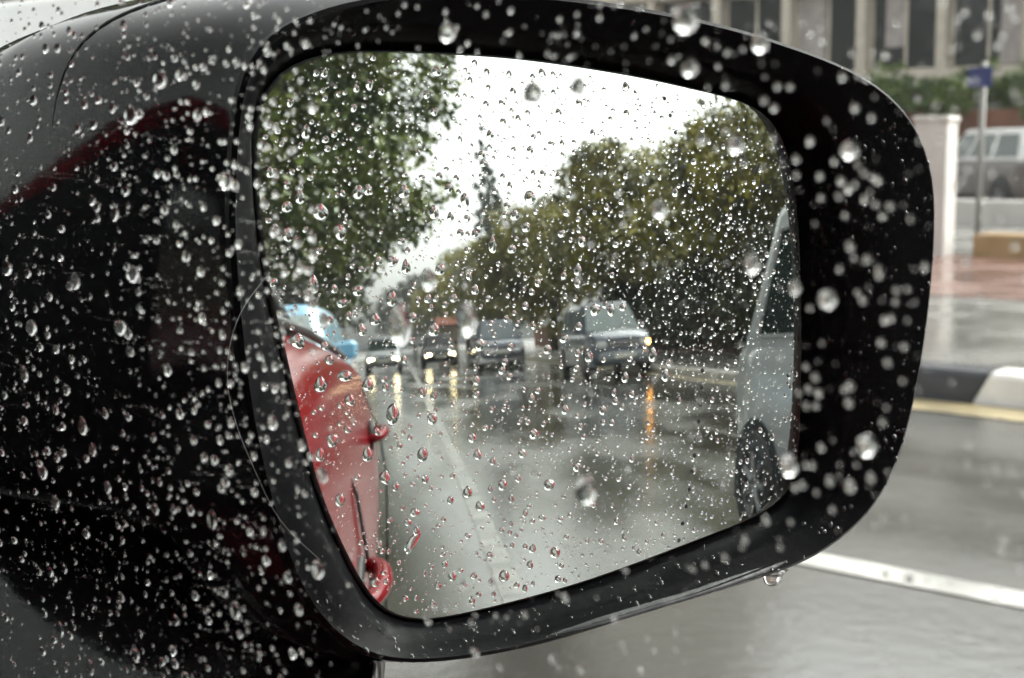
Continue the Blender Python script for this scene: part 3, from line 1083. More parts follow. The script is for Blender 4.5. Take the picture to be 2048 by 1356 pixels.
def tree_parts(h_trunk, blobs, n, size, seed, lm, r0=.28, limbs=7):
    v, f = leaf_cloud(blobs, n, size, seed)
    crown = mesh_fast('crown', v, f, lm, False)
    g = random.Random(seed)
    b = MB()
    top = max(bb[2] for bb in blobs)
    b.tube([(0, 0, -.1), (.03, .02, h_trunk * .5), (-.04, .05, h_trunk), (.1, 0, top * .85)], [r0 * 1.25, r0, r0 * .8, r0 * .15], 10)
    for bb in g.sample(blobs, min(limbs, len(blobs))):
        z0 = h_trunk * g.uniform(.75, 1.1)
        b.tube([(0, 0, z0), (bb[0] * .5, bb[1] * .5, z0 + (bb[2] - z0) * .6), (bb[0], bb[1], bb[2])], [r0 * .45, r0 * .3, r0 * .08], 7)
    trunk = mesh_np('trunk', b.v, b.f, M['bark'], True)
    return crown, trunk


def place_tree(parts, loc, rz, label, group=None, scale=1.0, name='tree', cat='tree'):
    t = empty(name, loc, rz)
    t.scale = (scale,) * 3
    tag(t, label, cat, group)
    put('crown', parts[0], t)
    put('trunk', parts[1], t)
    return t


def blobset(seed, n, rx, ry, z0, z1, r):
    g = random.Random(seed)
    out = []
    for k in range(n):
        a = g.uniform(0, 2 * math.pi)
        q = g.uniform(.2, 1) ** .6
        t = g.uniform(0, 1)
        wd = math.sin(math.pi * (.18 + .74 * t)) ** .7
        out.append((rx * q * wd * math.cos(a), ry * q * wd * math.sin(a), z0 + (z1 - z0) * t, r * g.uniform(.7, 1.25)))
    return out


TA = tree_parts(2.8, blobset(1, 46, 5.8, 5.8, 4.0, 15.5, 2.1), 85000, .16, 1, M['leaf_green'], .34, 10)
TB = tree_parts(2.2, blobset(2, 26, 4.0, 4.0, 2.6, 6.6, 1.5), 28000, .13, 2, M['leaf_olive'], .26, 9)
TC = tree_parts(2.4, blobset(3, 30, 4.8, 4.8, 2.6, 8.8, 1.7), 32000, .15, 3, M['leaf_olive'], .3, 9)
TD = tree_parts(2.2, blobset(4, 24, 3.8, 3.8, 2.2, 6.8, 1.5), 18000, .15, 4, M['leaf_dark'], .25, 8)
place_tree(TA, (-4.0, -28, .15), 0.4, 'tall green leafy tree overhanging the wet road on the near side')
place_tree(TA, (-6.0, -44, 0), 2.2, 'green tree standing behind the tall overhanging tree', scale=.95)
place_tree(TD, (-6.4, -19, .15), 4.2, 'dark low tree in front of the tall overhanging tree', scale=.9)
place_tree(TB, (14.4, -26.0, .15), 0.3, 'round olive tree behind the silver-blue people carrier', scale=1.05)
place_tree(TC, (10.6, -37.0, .15), 1.3, 'broad yellowish olive tree behind the pickup', scale=.82)
place_tree(TC, (19.0, -26.0, .15), 2.6, 'tall olive tree behind the round olive tree', scale=1.1)
place_tree(TD, (14.8, -19.0, .15), .9, 'dark bushy tree beside the silver hatchback reflection', scale=.8)
place_tree(TC, (9.6, -52.0, 0), 4.0, 'far olive tree further down the road beyond the pickup', scale=.85)
place_tree(TB, (8.6, -70.0, 0), 2.0, 'small far olive tree at the end of the road', scale=1.1)
place_tree(TC, (18.0, -42.0, .15), 5.1, 'olive tree filling the gap behind the broad yellowish one', scale=1.0)
place_tree(TC, (7.6, -95.0, 0), 3.0, 'distant olive tree closing the view down the road', scale=1.0)
place_tree(TD, (-7.0, -75.0, 0), 1.0, 'distant dark tree on the near side of the road', scale=1.3)
place_tree(TD, (2.5, -135.0, 0), 1.0, 'distant dark tree where the road ends', scale=1.3)
place_tree(TD, (15.5, 24.0, .15), 1.0, 'dark green tree behind the white van', scale=1.15)
place_tree(TD, (20.5, 34.0, .15), 2.0, 'dark green tree further behind the white van', scale=1.3)
# slender conifer
cb = [(0.25 * math.sin(k * 2.1), .25 * math.cos(k * 1.7), 2.0 + k * 1.05, 1.9 * (1 - k / 17.5) + .2) for k in range(17)]
TP = tree_parts(1.5, cb, 16000, .2, 9, M['leaf_pine'], .3, 6)
place_tree(TP, (10.2, -88.0, 0), 0, 'slender grey-green conifer rising above the far trees', name='conifer_tree', scale=1.1)

# hedge row behind the far pavement
HB = [tree_parts(.4, blobset(20 + k, 14, 1.6, 1.1, .5, 2.3, .62), 5200, .075, 20 + k, M['leaf_dark'], .06, 5) for k in range(2)]
for k in range(11):
    place_tree(HB[k % 2], (10.9 + .4 * math.sin(k * 2.1), -12.5 - 3.0 * k, .15), k * 1.3, 'dark evergreen shrub in the row behind the far pavement', 'shrubs in the row behind the far pavement', name='shrub', cat='shrub')
HG = tree_parts(.3, blobset(31, 16, 1.7, 1.0, .2, .85, .42), 7000, .06, 31, M['leaf_hedge'], .05, 5)
HP = empty('planter_wall', (34.6, 16.0, .15))
tag(HP, 'red-brown planter wall under the green bushes in front of the building', 'wall', kind='thing')
b = MB()
b.box((-.3, -9, 1.3), (.3, 2.2, 2.0), .02)
b.build('beam', M['brownwall'], HP)
for k in range(5):
    b = MB()
    b.box((-.2, -8.8 + k * 4.3, -.1), (.2, -8.4 + k * 4.3, 1.55), .02)
    b.build('post', M['brownwall'], HP)
for k, (yy, zsc) in enumerate(((16.9, 1.0), (14.9, 1.0), (12.9, 1.0))):
    t = place_tree(HG, (34.6, yy, 2.0), k * 2.0, ('bushy green shrub on the planter wall, closest to the mirror rim', 'green shrub on the planter wall behind the blue sign', 'green shrub at the end of the planter wall past the blue sign')[k], name='shrub', cat='shrub', scale=zsc)

# ------------------------------------------------------------------ buildings
def building(name, label, X, y0, y1, nb, nz, h0, hz, wallm, Hextra=.8, depth=10, ground_h=3.35, framem=None):
    framem = framem or M['frame']
    t = empty(name, (X, (y0 + y1) / 2, 0))
    tag(t, label, 'building')
    yc = (y0 + y1) / 2
    b = MB()
    H = ground_h + nz * hz + Hextra
    b.box((.45, y0 - yc, 0), (depth, y1 - yc, H))
    b.build('wall', wallm, t)
    bay = (y1 - y0) / nb
    for k in range(nz + 1):
        z = ground_h + k * hz
        b = MB()
        b.box((-.12, y0 - yc, z - .28), (.47, y1 - yc, z + .14), .01)
        b.build('floor_band', framem, t)
    for k in range(nb + 1):
        yy = y0 - yc + k * bay
        b = MB()
        b.box((-.06, yy - .15, ground_h + .14), (.455, yy + .15, ground_h + nz * hz - .28), .01)
        b.build('column', framem, t)
    # shared window meshes
    wy, z0, z1 = bay - .34, .16, hz - .30
    fr = MB()
    for a, c in (((.36, 0, z0), (.42, .07, z1)), ((.36, wy - .07, z0), (.42, wy, z1)), ((.361, .07, z0), (.419, wy - .07, z0 + .07)), ((.361, .07, z1 - .07), (.419, wy - .07, z1)), ((.362, wy * .48, z0 + .07), (.418, wy * .52, z1 - .07))):
        fr.box(a, c)
    frm = mesh_np('window', fr.v, fr.f, framem, False)
    pn = MB()
    pn.box((.395, .06, z0 + .05), (.405, wy - .06, z1 - .05))
    pnm = mesh_np('pane', pn.v, pn.f, M['win'], False)
    cms = []
    for s in range(3):
        cu_ = MB()
        pts = []
        n = 22
        y_a, y_b = ((.55, .97), (.05, .35), (.5, .8))[s]
        zlo = (z0 + .1, z0 + .1, z0 + .7)[s]
        for q in range(n + 1):
            yy = wy * (y_a + (y_b - y_a) * q / n)
            pts.append((.372 + .012 * math.sin(q * 1.9), yy))
        vv = [(x, y_, zlo) for x, y_ in pts] + [(x, y_, z1 - .1) for x, y_ in pts]
        cu_.add(vv, [(q, q + 1, n + 2 + q, n + 1 + q) for q in range(n)])
        cms.append(mesh_np('curtain', cu_.v, cu_.f, M['curtain'], True))
    for k in range(nz):
        for i in range(nb):
            yy = y0 - yc + i * bay + .17
            wn = put('window', frm, t, (0, yy, ground_h + k * hz))
            put('pane', pnm, wn)
            if (i * 7 + k * 3) % 5 != 0: put('curtain', cms[(i + k) % 3], wn)
    return t


ab = building('apartment_building', 'beige apartment building with pale columns across the forecourt', 41.0, -1.5, 31.0, 13, 3, 3.35, 2.95, M['facade'], .6, 12)
b = MB()
b.box((.2, -16.2, 0), (.44, 16.2, 3.0))
b.build('ground_floor_recess', M['facade_grey'], ab)  # dark grey wall stands in for the ground-floor recess
building('tower_building', 'tall dark grey block further along behind the mirror housing', 44.0, 33.6, 59.6, 10, 9, 3.35, 3.0, M['facade_grey'], .8, 14, framem=M['facade_grey'])
# small orange-fronted kiosk far down the road
ks = empty('kiosk', (4.4, -78, 0))
tag(ks, 'small kiosk with orange awning far down the road', 'kiosk')
b = MB()
b.box((-.9, -1.5, 0), (.9, 1.5, 2.7))
b.build('wall', M['facade'], ks)
b = MB()
b.add([(-1.0, 1.5, 3.1), (1.0, 1.5, 3.1), (1.0, 2.3, 2.5), (-1.0, 2.3, 2.5), (-1.0, 1.5, 3.0), (1.0, 1.5, 3.0), (1.0, 2.3, 2.4), (-1.0, 2.3, 2.4)],
      [(0, 1, 2, 3), (7, 6, 5, 4), (0, 4, 5, 1), (1, 5, 6, 2), (2, 6, 7, 3), (3, 7, 4, 0)])
b.build('awning', M['orange'], ks)

gw = empty('garden_wall', (12.6, -40, .15))
tag(gw, 'long brown garden wall behind the row of dark shrubs', 'wall', kind='thing')
b = MB()
b.box((0, -40, -.1), (.25, 30, 1.55), .02)
b.build('wall_body', M['brownwall'], gw)
b = MB()
b.box((-.05, -40, 1.552), (.30, 30, 1.64), .02)
b.build('coping', M['kerb_grey'], gw)

# pier, low walls, sign
p = empty('gate_pier', (13.85, 6.18, .15))
tag(p, 'white painted concrete gate pier beside the mirror rim', 'pier')
b = MB()
b.box((-.13, -.08, -.02), (.13, .26, 1.29), .012)
b.build('shaft', M['concrete_white'], p)
b = MB()
b.box((-.145, -.095, 1.29), (.145, .275, 1.35), .012)
b.build('cap', M['concrete_white'], p)
b = MB()
b.box((14.0, 1.0, .10), (14.45, 5.93, .37), .02)
tag(b.build('ochre_wall', M['ochre']), 'low ochre plastered wall running from the gate pier', 'wall', kind='thing')
b = MB()
b.box((20.0, -4.0, .10), (20.35, 14.0, .50), .02)
tag(b.build('low_wall', M['concrete_white']), 'low pale concrete wall in front of the off-roader', 'wall', kind='thing')
sp_ = empty('road_sign', (17.2, 7.22, .15))
tag(sp_, 'blue rectangular road sign on a thin grey pole', 'road sign')
b = MB()
b.tube([(0, 0, -.1), (0, 0, 2.06)], .035, 12)
b.build('pole', M['galv'], sp_, True)
b = MB()
b.box((-.062, -.185, 1.76), (-.046, .185, 1.99), .004)
pl = b.build('sign_plate', M['bluesign'], sp_, rot=(0, 0, R(-22)))

# ------------------------------------------------------------------ rain on glass and plastic
def dome(seed, ca=70, nr=6, ns=16, closed=True, stretch=1.0, sagk=.18, lump=.06, tail=0.0):
    """unit-radius drop: local x across, y up the slope, z off the surface"""
    g = random.Random(seed)
    ph = [g.uniform(0, 6.28) for _ in range(4)]
    am = [lump * g.uniform(.4, 1), lump * g.uniform(.3, .9), lump * .5 * g.uniform(.2, 1)]
    ca = R(ca)
    Rs = 1 / math.sin(ca)
    v = [(0, -sagk, Rs * (1 - math.cos(ca)))]
    for k in range(1, nr + 1):
        a = ca * k / nr
        rr, z = Rs * math.sin(a), Rs * (math.cos(a) - math.cos(ca))
        for i in range(ns):
            t = 2 * math.pi * i / ns
            q = 1 + am[0] * math.cos(2 * t + ph[0]) + am[1] * math.cos(3 * t + ph[1]) + am[2] * math.cos(5 * t + ph[2])
            y_ = rr * q * math.sin(t) * stretch
            x = rr * q * math.cos(t)
            if y_ > 0:
                x *= 1 - tail * min(1, y_ / stretch) ** 1.0
                y_ *= 1 + tail * .5
            v.append((x, y_ - sagk * (z / (Rs * (1 - math.cos(ca)))), z))
    f = [(0, 1 + i, 1 + (i + 1) % ns) for i in range(ns)]
    for k in range(nr - 1):
        for i in range(ns):
            j = (i + 1) % ns
            f.append((1 + k * ns + i, 1 + (k + 1) * ns + i, 1 + (k + 1) * ns + j, 1 + k * ns + j))
    if closed:
        b0 = len(v)
        for i in range(ns):                      # own copy of the rim, so that the flat back keeps its own normal
            x, y_, z = v[1 + (nr - 1) * ns + i]
            v.append((x, y_, 0))
        v.append((0, 0, 0))
        f += [(b0 + ns, b0 + (i + 1) % ns, b0 + i) for i in range(ns)]
    return np.array(v), f


def frame_mat(o, x, y_, z):
    m = np.eye(4)
    m[:3, 0], m[:3, 1], m[:3, 2], m[:3, 3] = x, y_, z, o
    return m


class Drops:
    def __init__(s, templates, name):
        s.t = templates
        s.me = [mesh_np(name, v, f, M['water'], True) for v, f in templates]
        s.items = []

    def add(s, m, r, k, sx=1.0, sy=1.0, h=1.0, special=None):
        mm = m.copy()
        mm[:3, 0] *= r * sx
        mm[:3, 1] *= r * sy
        mm[:3, 2] *= r * h
        s.items.append((r * math.sqrt(sx * sy), mm, k % len(s.t), special))

    def emit(s, name, label, group, cat, top, stuff_name, stuff_label):
        it = sorted(s.items, key=lambda q: (q[3] is None, -q[0]))
        for q in it[:top]:
            o = put(name, s.me[q[2]])
            o.matrix_world = Matrix(q[1].tolist())
            if q[3]: tag(o, q[3], cat)
            else: tag(o, label, cat, group)
        rest = it[top:]
        if not rest: return
        V, T3, T4, base = [], [], [], 0
        for q in rest:
            v, f = s.t[q[2]]
            V.append(v @ q[1][:3, :3].T + q[1][:3, 3])
            T3 += [(a[0] + base, a[1] + base, a[2] + base) for a in f] + [(a[0] + base, a[2] + base, a[3] + base) for a in f if len(a) == 4]
            base += len(v)
        me = mesh_fast(stuff_name, np.concatenate(V), np.array(T3), M['water'], True)
        tag(put(stuff_name, me), stuff_label, cat, kind='stuff')


def placer(cell):
    grid = {}

    def ok(x, y_, r, gap=1.05):
        cx_, cy_ = int(x // cell), int(y_ // cell)
        for a in range(cx_ - 1, cx_ + 2):
            for c in range(cy_ - 1, cy_ + 2):
                for (px, py, pr) in grid.get((a, c), ()):
                    if (px - x) ** 2 + (py - y_) ** 2 < ((pr + r) * gap) ** 2: return False
        grid.setdefault((cx_, cy_), []).append((x, y_, r))
        return True
    return ok


# --- drops on the mirror glass (millimetres in the mirror's own frame)
mt = [dome(100 + k, ca=random.uniform(60, 80), ns=20, closed=False, stretch=random.uniform(.95, 1.15), sagk=random.uniform(.05, .16), lump=.06 if k % 4 else .12, tail=(.0, .0, .12, .3)[k % 4]) for k in range(16)]
md = Drops(mt, 'raindrop')


def mframe(u, v, lift=-.004):
    p = ml(u, v, sag(u, v) + lift)
    z = (p - MO) / np.linalg.norm(p - MO)
    x = MU - z * (MU @ z)
    x /= np.linalg.norm(x)
    return frame_mat(p, x, np.cross(z, x), z)


def in_glass(u, v, margin=0.0):
    a = math.atan2(v - CV, u - CU) % (2 * math.pi)
    return math.hypot(u - CU, v - CV) < np.interp(a, np.append(TH, 2 * math.pi), np.append(GR, GR[0])) - margin


okm = placer(6.0)
# the larger ones seen in the photograph: pixel place, width in pixels, elongation
BIGM = [(640, 425, 34, 1.0), (808, 385, 24, 1.1), (716, 385, 24, 1.15), (595, 682, 28, 1.1), (641, 770, 26, 1.3), (690, 752, 30, .8), (736, 770, 24, 1.3), (783, 598, 24, 1.3), (868, 660, 24, 1.2), (625, 570, 24, 1.5), (715, 582, 26, .9), (1060, 395, 26, 1.2),
        (1052, 455, 20, 1.1), (930, 400, 18, 1.6), (868, 425, 20, 1.5), (785, 522, 22, 1.2), (812, 535, 18, 1.6), (750, 640, 24, 1.1), (1190, 620, 24, 1.3), (1245, 615, 18, 1.1), (960, 690, 22, 1.4), (1250, 755, 18, 1.3),
        (785, 830, 28, 1.5), (845, 910, 24, 1.3), (955, 910, 20, 1.2), (825, 1085, 20, 2.6), (1110, 1105, 24, 1.2), (1008, 1152, 26, 1.1), (935, 985, 22, 1.2), (1005, 970, 20, 1.4), (1098, 970, 24, 1.2), (770, 955, 22, 1.3), (640, 910, 18, 1.6),
        (665, 880, 22, 1.5), (735, 910, 22, 1.3), (650, 1070, 20, 1.6), (1155, 540, 18, 1.5), (985, 490, 16, 2.2), (1350, 385, 16, 1.5), (1130, 820, 18, 1.3), (1205, 820, 18, 1.3), (950, 580, 18, 1.3), (700, 800, 20, 1.2), (1060, 1130, 16, 1.3),
        (1305, 710, 22, 1.4), (540, 345, 16, 1.4), (600, 395, 18, 1.5), (575, 470, 22, 1.4), (680, 465, 22, 1.5), (735, 380, 16, 1.4), (545, 565, 20, 1.1), (845, 785, 20, 1.2), (1330, 750, 22, 1.5), (680, 1000, 20, 1.5)]
for x, y_, wpx, el in BIGM:
    u, v = on_glass(x, y_)
    r = wpx / 2 / 6.67
    okm(u, v, r * 1.3)
    sp2 = None
    if (x, y_) == (825, 1085): sp2 = 'long slanted raindrop streak on the mirror glass beside the red door'
    if (x, y_) == (640, 425): sp2 = 'largest round raindrop on the mirror glass over the green tree'
    if (x, y_) == (595, 682): sp2 = 'round raindrop on the mirror glass over the reddish door reflection, by the blue car'
    m = mframe(u, v)
    if sp2 and 'slanted' in sp2:
        q = np.eye(4)
        a = R(-38)
        q[:2, :2] = [[math.cos(a), -math.sin(a)], [math.sin(a), math.cos(a)]]
        m = m @ q
    md.add(m, r * .001, random.randrange(16), 1.0, el * .9, random.uniform(.85, 1.0), sp2)
n_ = 0
while n_ < 5800:
    u, v = random.uniform(-84, 109), random.uniform(-81, 86)
    z = random.random()
    if n_ < 60: r = random.uniform(1.1, 1.5) * (1.1 - .25 * (u > 40))
    elif n_ < 700: r = random.uniform(.55, 1.05) * (1.1 - .25 * (u > 40))
    elif n_ < 2200: r = random.uniform(.28, .58)
    else: r = random.uniform(.10, .30)
    if not in_glass(u, v, r + .4): continue
    if not okm(u, v, r * 1.1):
        n_ += 0 if random.random() < .9 else 1
        continue
    m = mframe(u, v)
    q = np.eye(4)
    a = R(random.gauss(0, 14))
    q[:2, :2] = [[math.cos(a), -math.sin(a)], [math.sin(a), math.cos(a)]]
    md.add(m @ q, r * .001, random.randrange(16), random.uniform(.85, 1.1), random.uniform(.8, 1.25), random.uniform(.75, 1.0))
    n_ += 1
md.emit('raindrop', 'clear raindrop clinging to the mirror glass', 'raindrops on the mirror glass', 'raindrop', 290, 'fine_droplets', 'fine rain droplets sprinkled over the mirror glass')

# --- drops on the outside of the side window
WX0 = .780 - .62 + .0006          # outer face of the pane at y = 0
wt = [dome(300 + k, ca=random.uniform(52, 74), closed=True, stretch=random.uniform(1.0, 1.15), sagk=random.uniform(.05, .2), lump=.05, tail=(.0, .0, .15)[k % 3]) for k in range(12)]
wd_ = Drops(wt, 'window_raindrop')
okw = placer(.008)


def on_window(x, y_):
    d = ray_px(x, y_)
    p = EYE + d * (WX0 / (d[0] - WK * d[1]))
    return p[1], p[2]


WL = math.hypot(1, WK)


def wframe(yy, zz): return frame_mat(np.array([WX0 + WK * yy, yy, zz]), np.array([WK / WL, 1 / WL, 0.]), np.array([0, 0, 1.]), np.array([1 / WL, -WK / WL, 0]))


def wscale(x):                       # metres on the pane per photo pixel (vertical) in that column
    a = YAW + math.atan((x - 1024) / FPX)
    return WX0 / (math.sin(a) - WK * math.cos(a)) / FPX


BIGW = [(320, 160, 30, 1.1), (262, 230, 30, 1.1), (452, 362, 30, 1.1), (228, 425, 20, 1.5), (265, 548, 26, 1.2), (150, 562, 22, 1.5), (240, 655, 28, 1.0), (165, 852, 20, 1.6), (424, 1040, 20, 2.0), (14, 535, 22, 1.4), (62, 655, 22, 1.3), (48, 748, 18, 1.6),
        (85, 945, 20, 1.3), (110, 1005, 18, 1.5), (185, 900, 16, 1.4), (215, 975, 16, 1.4), (635, 1140, 30, 1.2), (470, 1220, 22, 1.5), (270, 1310, 20, 1.4), (180, 1335, 18, 1.8), (120, 1260, 16, 1.9), (545, 845, 22, 1.2), (395, 230, 18, 1.2), (360, 660, 12, 1.2),
        (895, 65, 26, 1.1), (1372, 40, 40, .95), (1520, 85, 24, 1.1), (1380, 137, 26, .9), (1065, 188, 30, 1.2), (1156, 175, 24, 1.1), (1320, 418, 24, 1.1), (1472, 290, 26, .9), (1403, 278, 20, 1.0), (857, 560, 26, 1.1),
        (800, 650, 38, 1.6), (933, 638, 32, 1.5), (648, 640, 22, 1.4), (1172, 980, 34, 1.2), (1590, 575, 22, 1.1), (1655, 598, 28, .9), (1505, 528, 24, 1.1), (1700, 300, 24, 1.0), (1733, 890, 28, 1.1), (1578, 930, 26, 1.2), (645, 950, 24, 1.4),
        (1758, 545, 18, 1.5), (1735, 518, 16, 1.2), (1700, 492, 18, 1.1), (1725, 600, 16, 1), (1685, 153, 16, 1), (1735, 155, 16, 1), (1710, 215, 16, 1), (1620, 282, 16, 1), (1555, 172, 14, 1), (1580, 173, 14, 1), (1548, 215, 16, 1), (1528, 200, 16, 1),
        (1592, 318, 16, 1), (1640, 352, 14, 1), (1682, 362, 16, 1), (1678, 392, 14, 1), (1697, 378, 16, 1), (1728, 345, 14, 1), (1755, 360, 16, 1), (1752, 408, 14, 1), (1730, 398, 16, 1), (1780, 412, 16, 1), (1765, 432, 14, 1), (1690, 430, 12, 1),
        (1762, 685, 16, 1), (1770, 640, 16, 1.1), (1808, 693, 14, 1), (1793, 580, 14, 1), (1815, 578, 12, 1), (1715, 585, 12, 1), (1775, 725, 16, 1), (1773, 815, 10, 1), (1805, 762, 12, 1), (1700, 772, 18, 1.1), (1697, 806, 18, 1), (1630, 755, 16, 1), (1617, 778, 16, 1),
        (1637, 787, 16, 1), (1632, 812, 14, 1), (1642, 895, 16, 1), (1660, 962, 18, 1.3), (1700, 972, 20, 1.2), (1742, 955, 18, 1.2), (1625, 930, 12, 1.1), (1612, 930, 12, 1.1), (1605, 970, 16, 1), (1590, 975, 16, 1), (1532, 1040, 16, 1.3), (1665, 1020, 12, 1.2), (1560, 1095, 12, 1),
        (1930, 22, 16, 1), (1978, 28, 14, 1), (2030, 34, 12, 1), (1955, 68, 16, 1), (1997, 88, 14, 1), (1912, 50, 10, 1), (1902, 96, 12, 1), (1705, 105, 14, 1), (1645, 80, 14, 1), (1622, 65, 12, 1), (1640, 55, 8, 1), (1952, 160, 10, 1), (1836, 195, 10, 1), (1873, 208, 10, 1),
        (1866, 234, 14, 1), (1910, 218, 10, 1), (2030, 182, 12, 1), (1880, 276, 12, 1), (1936, 338, 14, 1), (1984, 346, 16, 1), (1970, 398, 14, 1), (1968, 434, 12, 1), (1963, 598, 18, 1.2), (1932, 521, 14, 1), (2030, 490, 16, 1.1), (1927, 625, 10, 1), (1950, 675, 10, 1),
        (1770, 1148, 18, 1.3), (1818, 1158, 20, 1.2), (1990, 1200, 14, 1.2), (1502, 1300, 18, 1.3), (1592, 1290, 12, 1.2), (1725, 1275, 14, 1.2), (1764, 1322, 18, 1.3), (1640, 1260, 12, 1), (1895, 1270, 14, 1.2), (1850, 1245, 12, 1), (1543, 1210, 12, 1.1), (1552, 1233, 10, 1),
        (1245, 1290, 12, 1.3), (1308, 1302, 10, 1), (1350, 1300, 10, 1), (2010, 1275, 12, 1.1), (2030, 1345, 14, 1), (1800, 1350, 12, 1), (1105, 1320, 16, 1.2), (1160, 1340, 16, 1), (855, 1240, 18, 1.2), (950, 1305, 18, 1.1), (1000, 1335, 12, 1), (925, 1170, 14, 1.1), (1130, 1195, 14, 1.3),
        (1050, 1230, 12, 1.2), (1250, 1140, 12, 1), (1450, 1115, 14, 1.2), (1410, 1130, 12, 1.1), (1490, 1080, 14, 1.3), (2000, 260, 10, 1), (1765, 1040, 12, 1.1), (1750, 1050, 10, 1), (1990, 935, 14, 1), (2022, 940, 14, 1), (2005, 1080, 12, 1.2), (2003, 1100, 14, 1), (1765, 845, 14, 1.2)]
for x, y_, wpx, el in BIGW:
    yy, zz = on_window(x, y_)
    s = wscale(x)
    r = wpx / 2 * s * (.82 if x > 1400 and wpx < 20 else 1.35 if x > 700 and wpx >= 24 else 1.0)
    a = YAW + math.atan((x - 1024) / FPX)
    okw(yy, zz, r)
    sp2 = None
    if (x, y_) == (800, 650): sp2 = 'large elongated raindrop on the side window in front of the lit headlamps'
    if (x, y_) == (1172, 980): sp2 = 'large blurred raindrop on the side window over the reflected wet lane'
    if (x, y_) == (1372, 40): sp2 = 'large bright raindrop on the side window over the top rim of the mirror'
    if (x, y_) == (424, 1040): sp2 = 'thin running raindrop on the side window over the black housing'
    wd_.add(wframe(yy, zz), r, random.randrange(12), .95 / math.sin(a), el, 1.2 if x > 700 and wpx >= 24 else random.uniform(.8, 1.0), sp2)


def scatter(n, x0, x1, y0, y1, rmin, rmax, pw, cond=None):
    k = tries = 0
    while k < n and tries < n * 6:
        tries += 1
        x, y_ = random.uniform(x0, x1), random.uniform(y0, y1)
        if cond and random.random() > cond(x, y_): continue
        yy, zz = on_window(x, y_)
        r = (rmin + (rmax - rmin) * random.random() ** pw) * 1e-3
        if not okw(yy, zz, r): continue
        wd_.add(wframe(yy, zz), r, random.randrange(12), random.uniform(.75, .95) / math.sin(YAW + math.atan((x - 1024) / FPX)), random.uniform(.9, 1.2), random.uniform(.8, 1.05))
        k += 1


scatter(430, -20, 640, -20, 1376, .42, .95, 1.6)
scatter(780, -20, 600, -20, 1376, .18, .45, 1.2)
scatter(1150, -20, 680, -20, 1376, .06, .19, 1.2)
scatter(150, 600, 1500, 100, 1376, .12, .5, 2.0)
scatter(260, 500, 1500, -20, 1376, .05, .16, 1.5)
scatter(90, 520, 1560, -10, 130, .12, .42, 1.6)
scatter(130, 1420, 1860, 40, 1000, .10, .36, 1.8)
scatter(70, 1860, 2060, -10, 1376, .10, .34, 1.8)
scatter(90, 700, 2060, 1000, 1376, .10, .36, 1.8)
# short dotted trails left by the wiping wind
for _ in range(70):
    x, y_ = random.uniform(-10, 560), random.uniform(250, 1330)
    for k in range(random.randint(4, 11)):
        yy, zz = on_window(x + k * random.uniform(6, 9), y_ + random.uniform(-2, 2) + k * .8)
        r = random.uniform(.07, .15) * 1e-3
        if okw(yy, zz, r): wd_.add(wframe(yy, zz), r, random.randrange(12))
wd_.emit('window_raindrop', 'clear raindrop on the outside of the side window', 'raindrops on the side window', 'window raindrop', 290, 'fine_window_droplets', 'fine rain droplets sprinkled over the side window')

# --- drops on the housing, bezel
ht = [dome(500 + k, ca=random.uniform(45, 75), nr=4, ns=12, closed=False, lump=.12, stretch=random.uniform(.9, 1.3)) for k in range(8)]
hd = Drops(ht, 'housing_raindrop')


def surf_drops(obj, n, r0, r1, pw, cond):
    me = obj.data
    off = np.array(wm.location)
    co = np.array([v.co for v in me.vertices]) + off
    polys = [p for p in me.polygons if len(p.vertices) == 4]
    ar = np.array([p.area for p in polys])
    cum = np.cumsum(ar) / ar.sum()
    k = 0
    tr = 0
    while k < n and tr < n * 40:
        tr += 1
        p = polys[int(np.searchsorted(cum, random.random()))]
        a, c, d, e = [co[i] for i in p.vertices]
        s, t = random.random(), random.random()
        pos = a * (1 - s) * (1 - t) + c * s * (1 - t) + d * s * t + e * (1 - s) * t
        z = np.cross(d - a, e - c)
        z /= np.linalg.norm(z)
        if cond(pos, z) <= random.random(): continue
        lx = np.cross([0, 0, 1.0], z)
        if np.linalg.norm(lx) < 1e-3: continue
        lx /= np.linalg.norm(lx)
        r = (r0 + (r1 - r0) * random.random() ** pw) * 1e-3
        hd.add(frame_mat(pos - z * r * .05, lx, np.cross(z, lx), z), r, random.randrange(8), 1.0, random.uniform(.9, 1.4), random.uniform(.6, .95))
        k += 1


def outward(o):
    bm = bmesh.new()
    bm.from_mesh(o.data)
    bmesh.ops.recalc_face_normals(bm, faces=bm.faces)
    bm.to_mesh(o.data)
    bm.free()


def facing(pos, z):
    return 1.0 if z @ (EYE - pos) > 0 else 0.0


surf_drops(wm.children[[c.name.split('.')[0] for c in wm.children].index('bezel')], 900, .15, 1.0, 2.6,
           lambda p, z: facing(p, z) * (1.0 if ((p - MP) @ MU > .112 or (p - MP) @ MV < -.066) else .15))
surf_drops(housing, 420, .25, 1.8, 2.2, lambda p, z: facing(p, z) * (1.0 if (p - MP) @ MV > .05 or (p - MP) @ MU > .10 else .12))
hd.emit('housing_raindrop', 'small raindrop sitting on the black mirror housing', 'raindrops on the black mirror housing', 'raindrop', 60, 'fine_housing_droplets', 'fine rain droplets sprinkled over the black mirror housing')

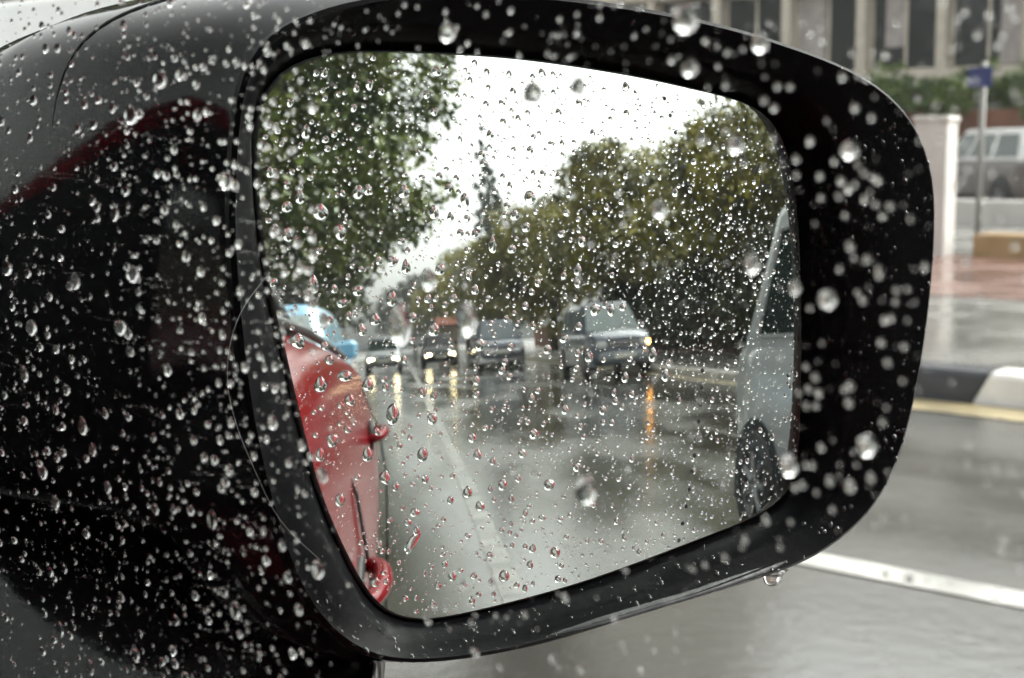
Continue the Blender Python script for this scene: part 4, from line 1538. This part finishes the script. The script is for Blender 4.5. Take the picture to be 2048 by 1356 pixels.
# pendant drop under the lower rim
hv = []
g_ = 14
prof = [(0, 0), (1.0, .05), (1.9, .5), (2.9, 1.3), (3.3, 2.3), (3.5, 3.2), (3.9, 4.0), (4.6, 4.8), (5.4, 5.4)]
dv, df = [(0, 0, 0)], []
for k, (rr, zz) in enumerate(prof[1:]):
    for i in range(g_ * 2):
        a = 2 * math.pi * i / (g_ * 2)
        dv.append((rr * math.cos(a), rr * .8 * math.sin(a), zz))
ns = g_ * 2
df += [(0, 1 + (i + 1) % ns, 1 + i) for i in range(ns)]
for k in range(len(prof) - 2):
    for i in range(ns):
        j = (i + 1) % ns
        df.append((1 + k * ns + i, 1 + k * ns + j, 1 + (k + 1) * ns + j, 1 + (k + 1) * ns + i))
df.append(tuple(1 + (len(prof) - 2) * ns + i for i in range(ns)))
dm = mesh_np('hanging_drop', [(x * .001, y_ * .001, z * .001) for x, y_, z in dv], df, M['water'], True)
d = ray_px(1545, 1172)
pw_ = MP + MN * .006
tt = ((pw_ - EYE) @ MN) / (d @ MN)
o = put('hanging_drop', dm)
o.matrix_world = Matrix(frame_mat(EYE + d * tt, MU, np.cross([0, 0, 1.0], MU), np.array([0, 0, 1.0])).tolist())
tag(o, 'big pendant raindrop hanging under the lower rim of the mirror', 'raindrop')

# spider silk
def silk(name, pts, r, label):
    b = MB()
    P = []
    for x, y_, wv in pts:
        d_ = ray_px(x, y_)
        q = MP + MN * wv
        P.append(tuple(EYE + d_ * (((q - EYE) @ MN) / (d_ @ MN))))
    dense = []
    for k in range(len(P) - 1):
        p0, p1, p2, p3 = [Vector(P[min(max(i, 0), len(P) - 1)]) for i in (k - 1, k, k + 1, k + 2)]
        for t in (0, .25, .5, .75):
            dense.append(.5 * ((2 * p1) + (p2 - p0) * t + (2 * p0 - 5 * p1 + 4 * p2 - p3) * t * t + (3 * p1 - p0 - 3 * p2 + p3) * t ** 3))
    dense.append(Vector(P[-1]))
    b.tube(dense, r, 5)
    tag(b.build(name, M['thread'], None, True), label, 'spider thread')


silk('spider_thread', [(540, 545, .012), (490, 610, .02), (462, 680, .024), (455, 760, .026), (470, 840, .026), (505, 930, .026), (560, 1040, .024), (640, 1120, .02)], .00006, 'pale spider thread bowed beside the left edge of the glass')

# ------------------------------------------------------------------ rain haze
hz_m = bpy.data.materials.new('rain_haze')
hz_m.use_nodes = True
hn = hz_m.node_tree
hn.nodes.clear()
ho = hn.nodes.new('ShaderNodeOutputMaterial')
hv_ = hn.nodes.new('ShaderNodeVolumePrincipled')
hv_.inputs['Color'].default_value = (0.93, 0.95, 0.97, 1)
hv_.inputs['Density'].default_value = 0.0006
hv_.inputs['Anisotropy'].default_value = 0.2
hn.links.new(hv_.outputs[0], ho.inputs['Volume'])
b = MB()
b.box((-230, -270, -1.1), (230, 250, 40))
tag(b.build('haze', hz_m), kind='stuff')
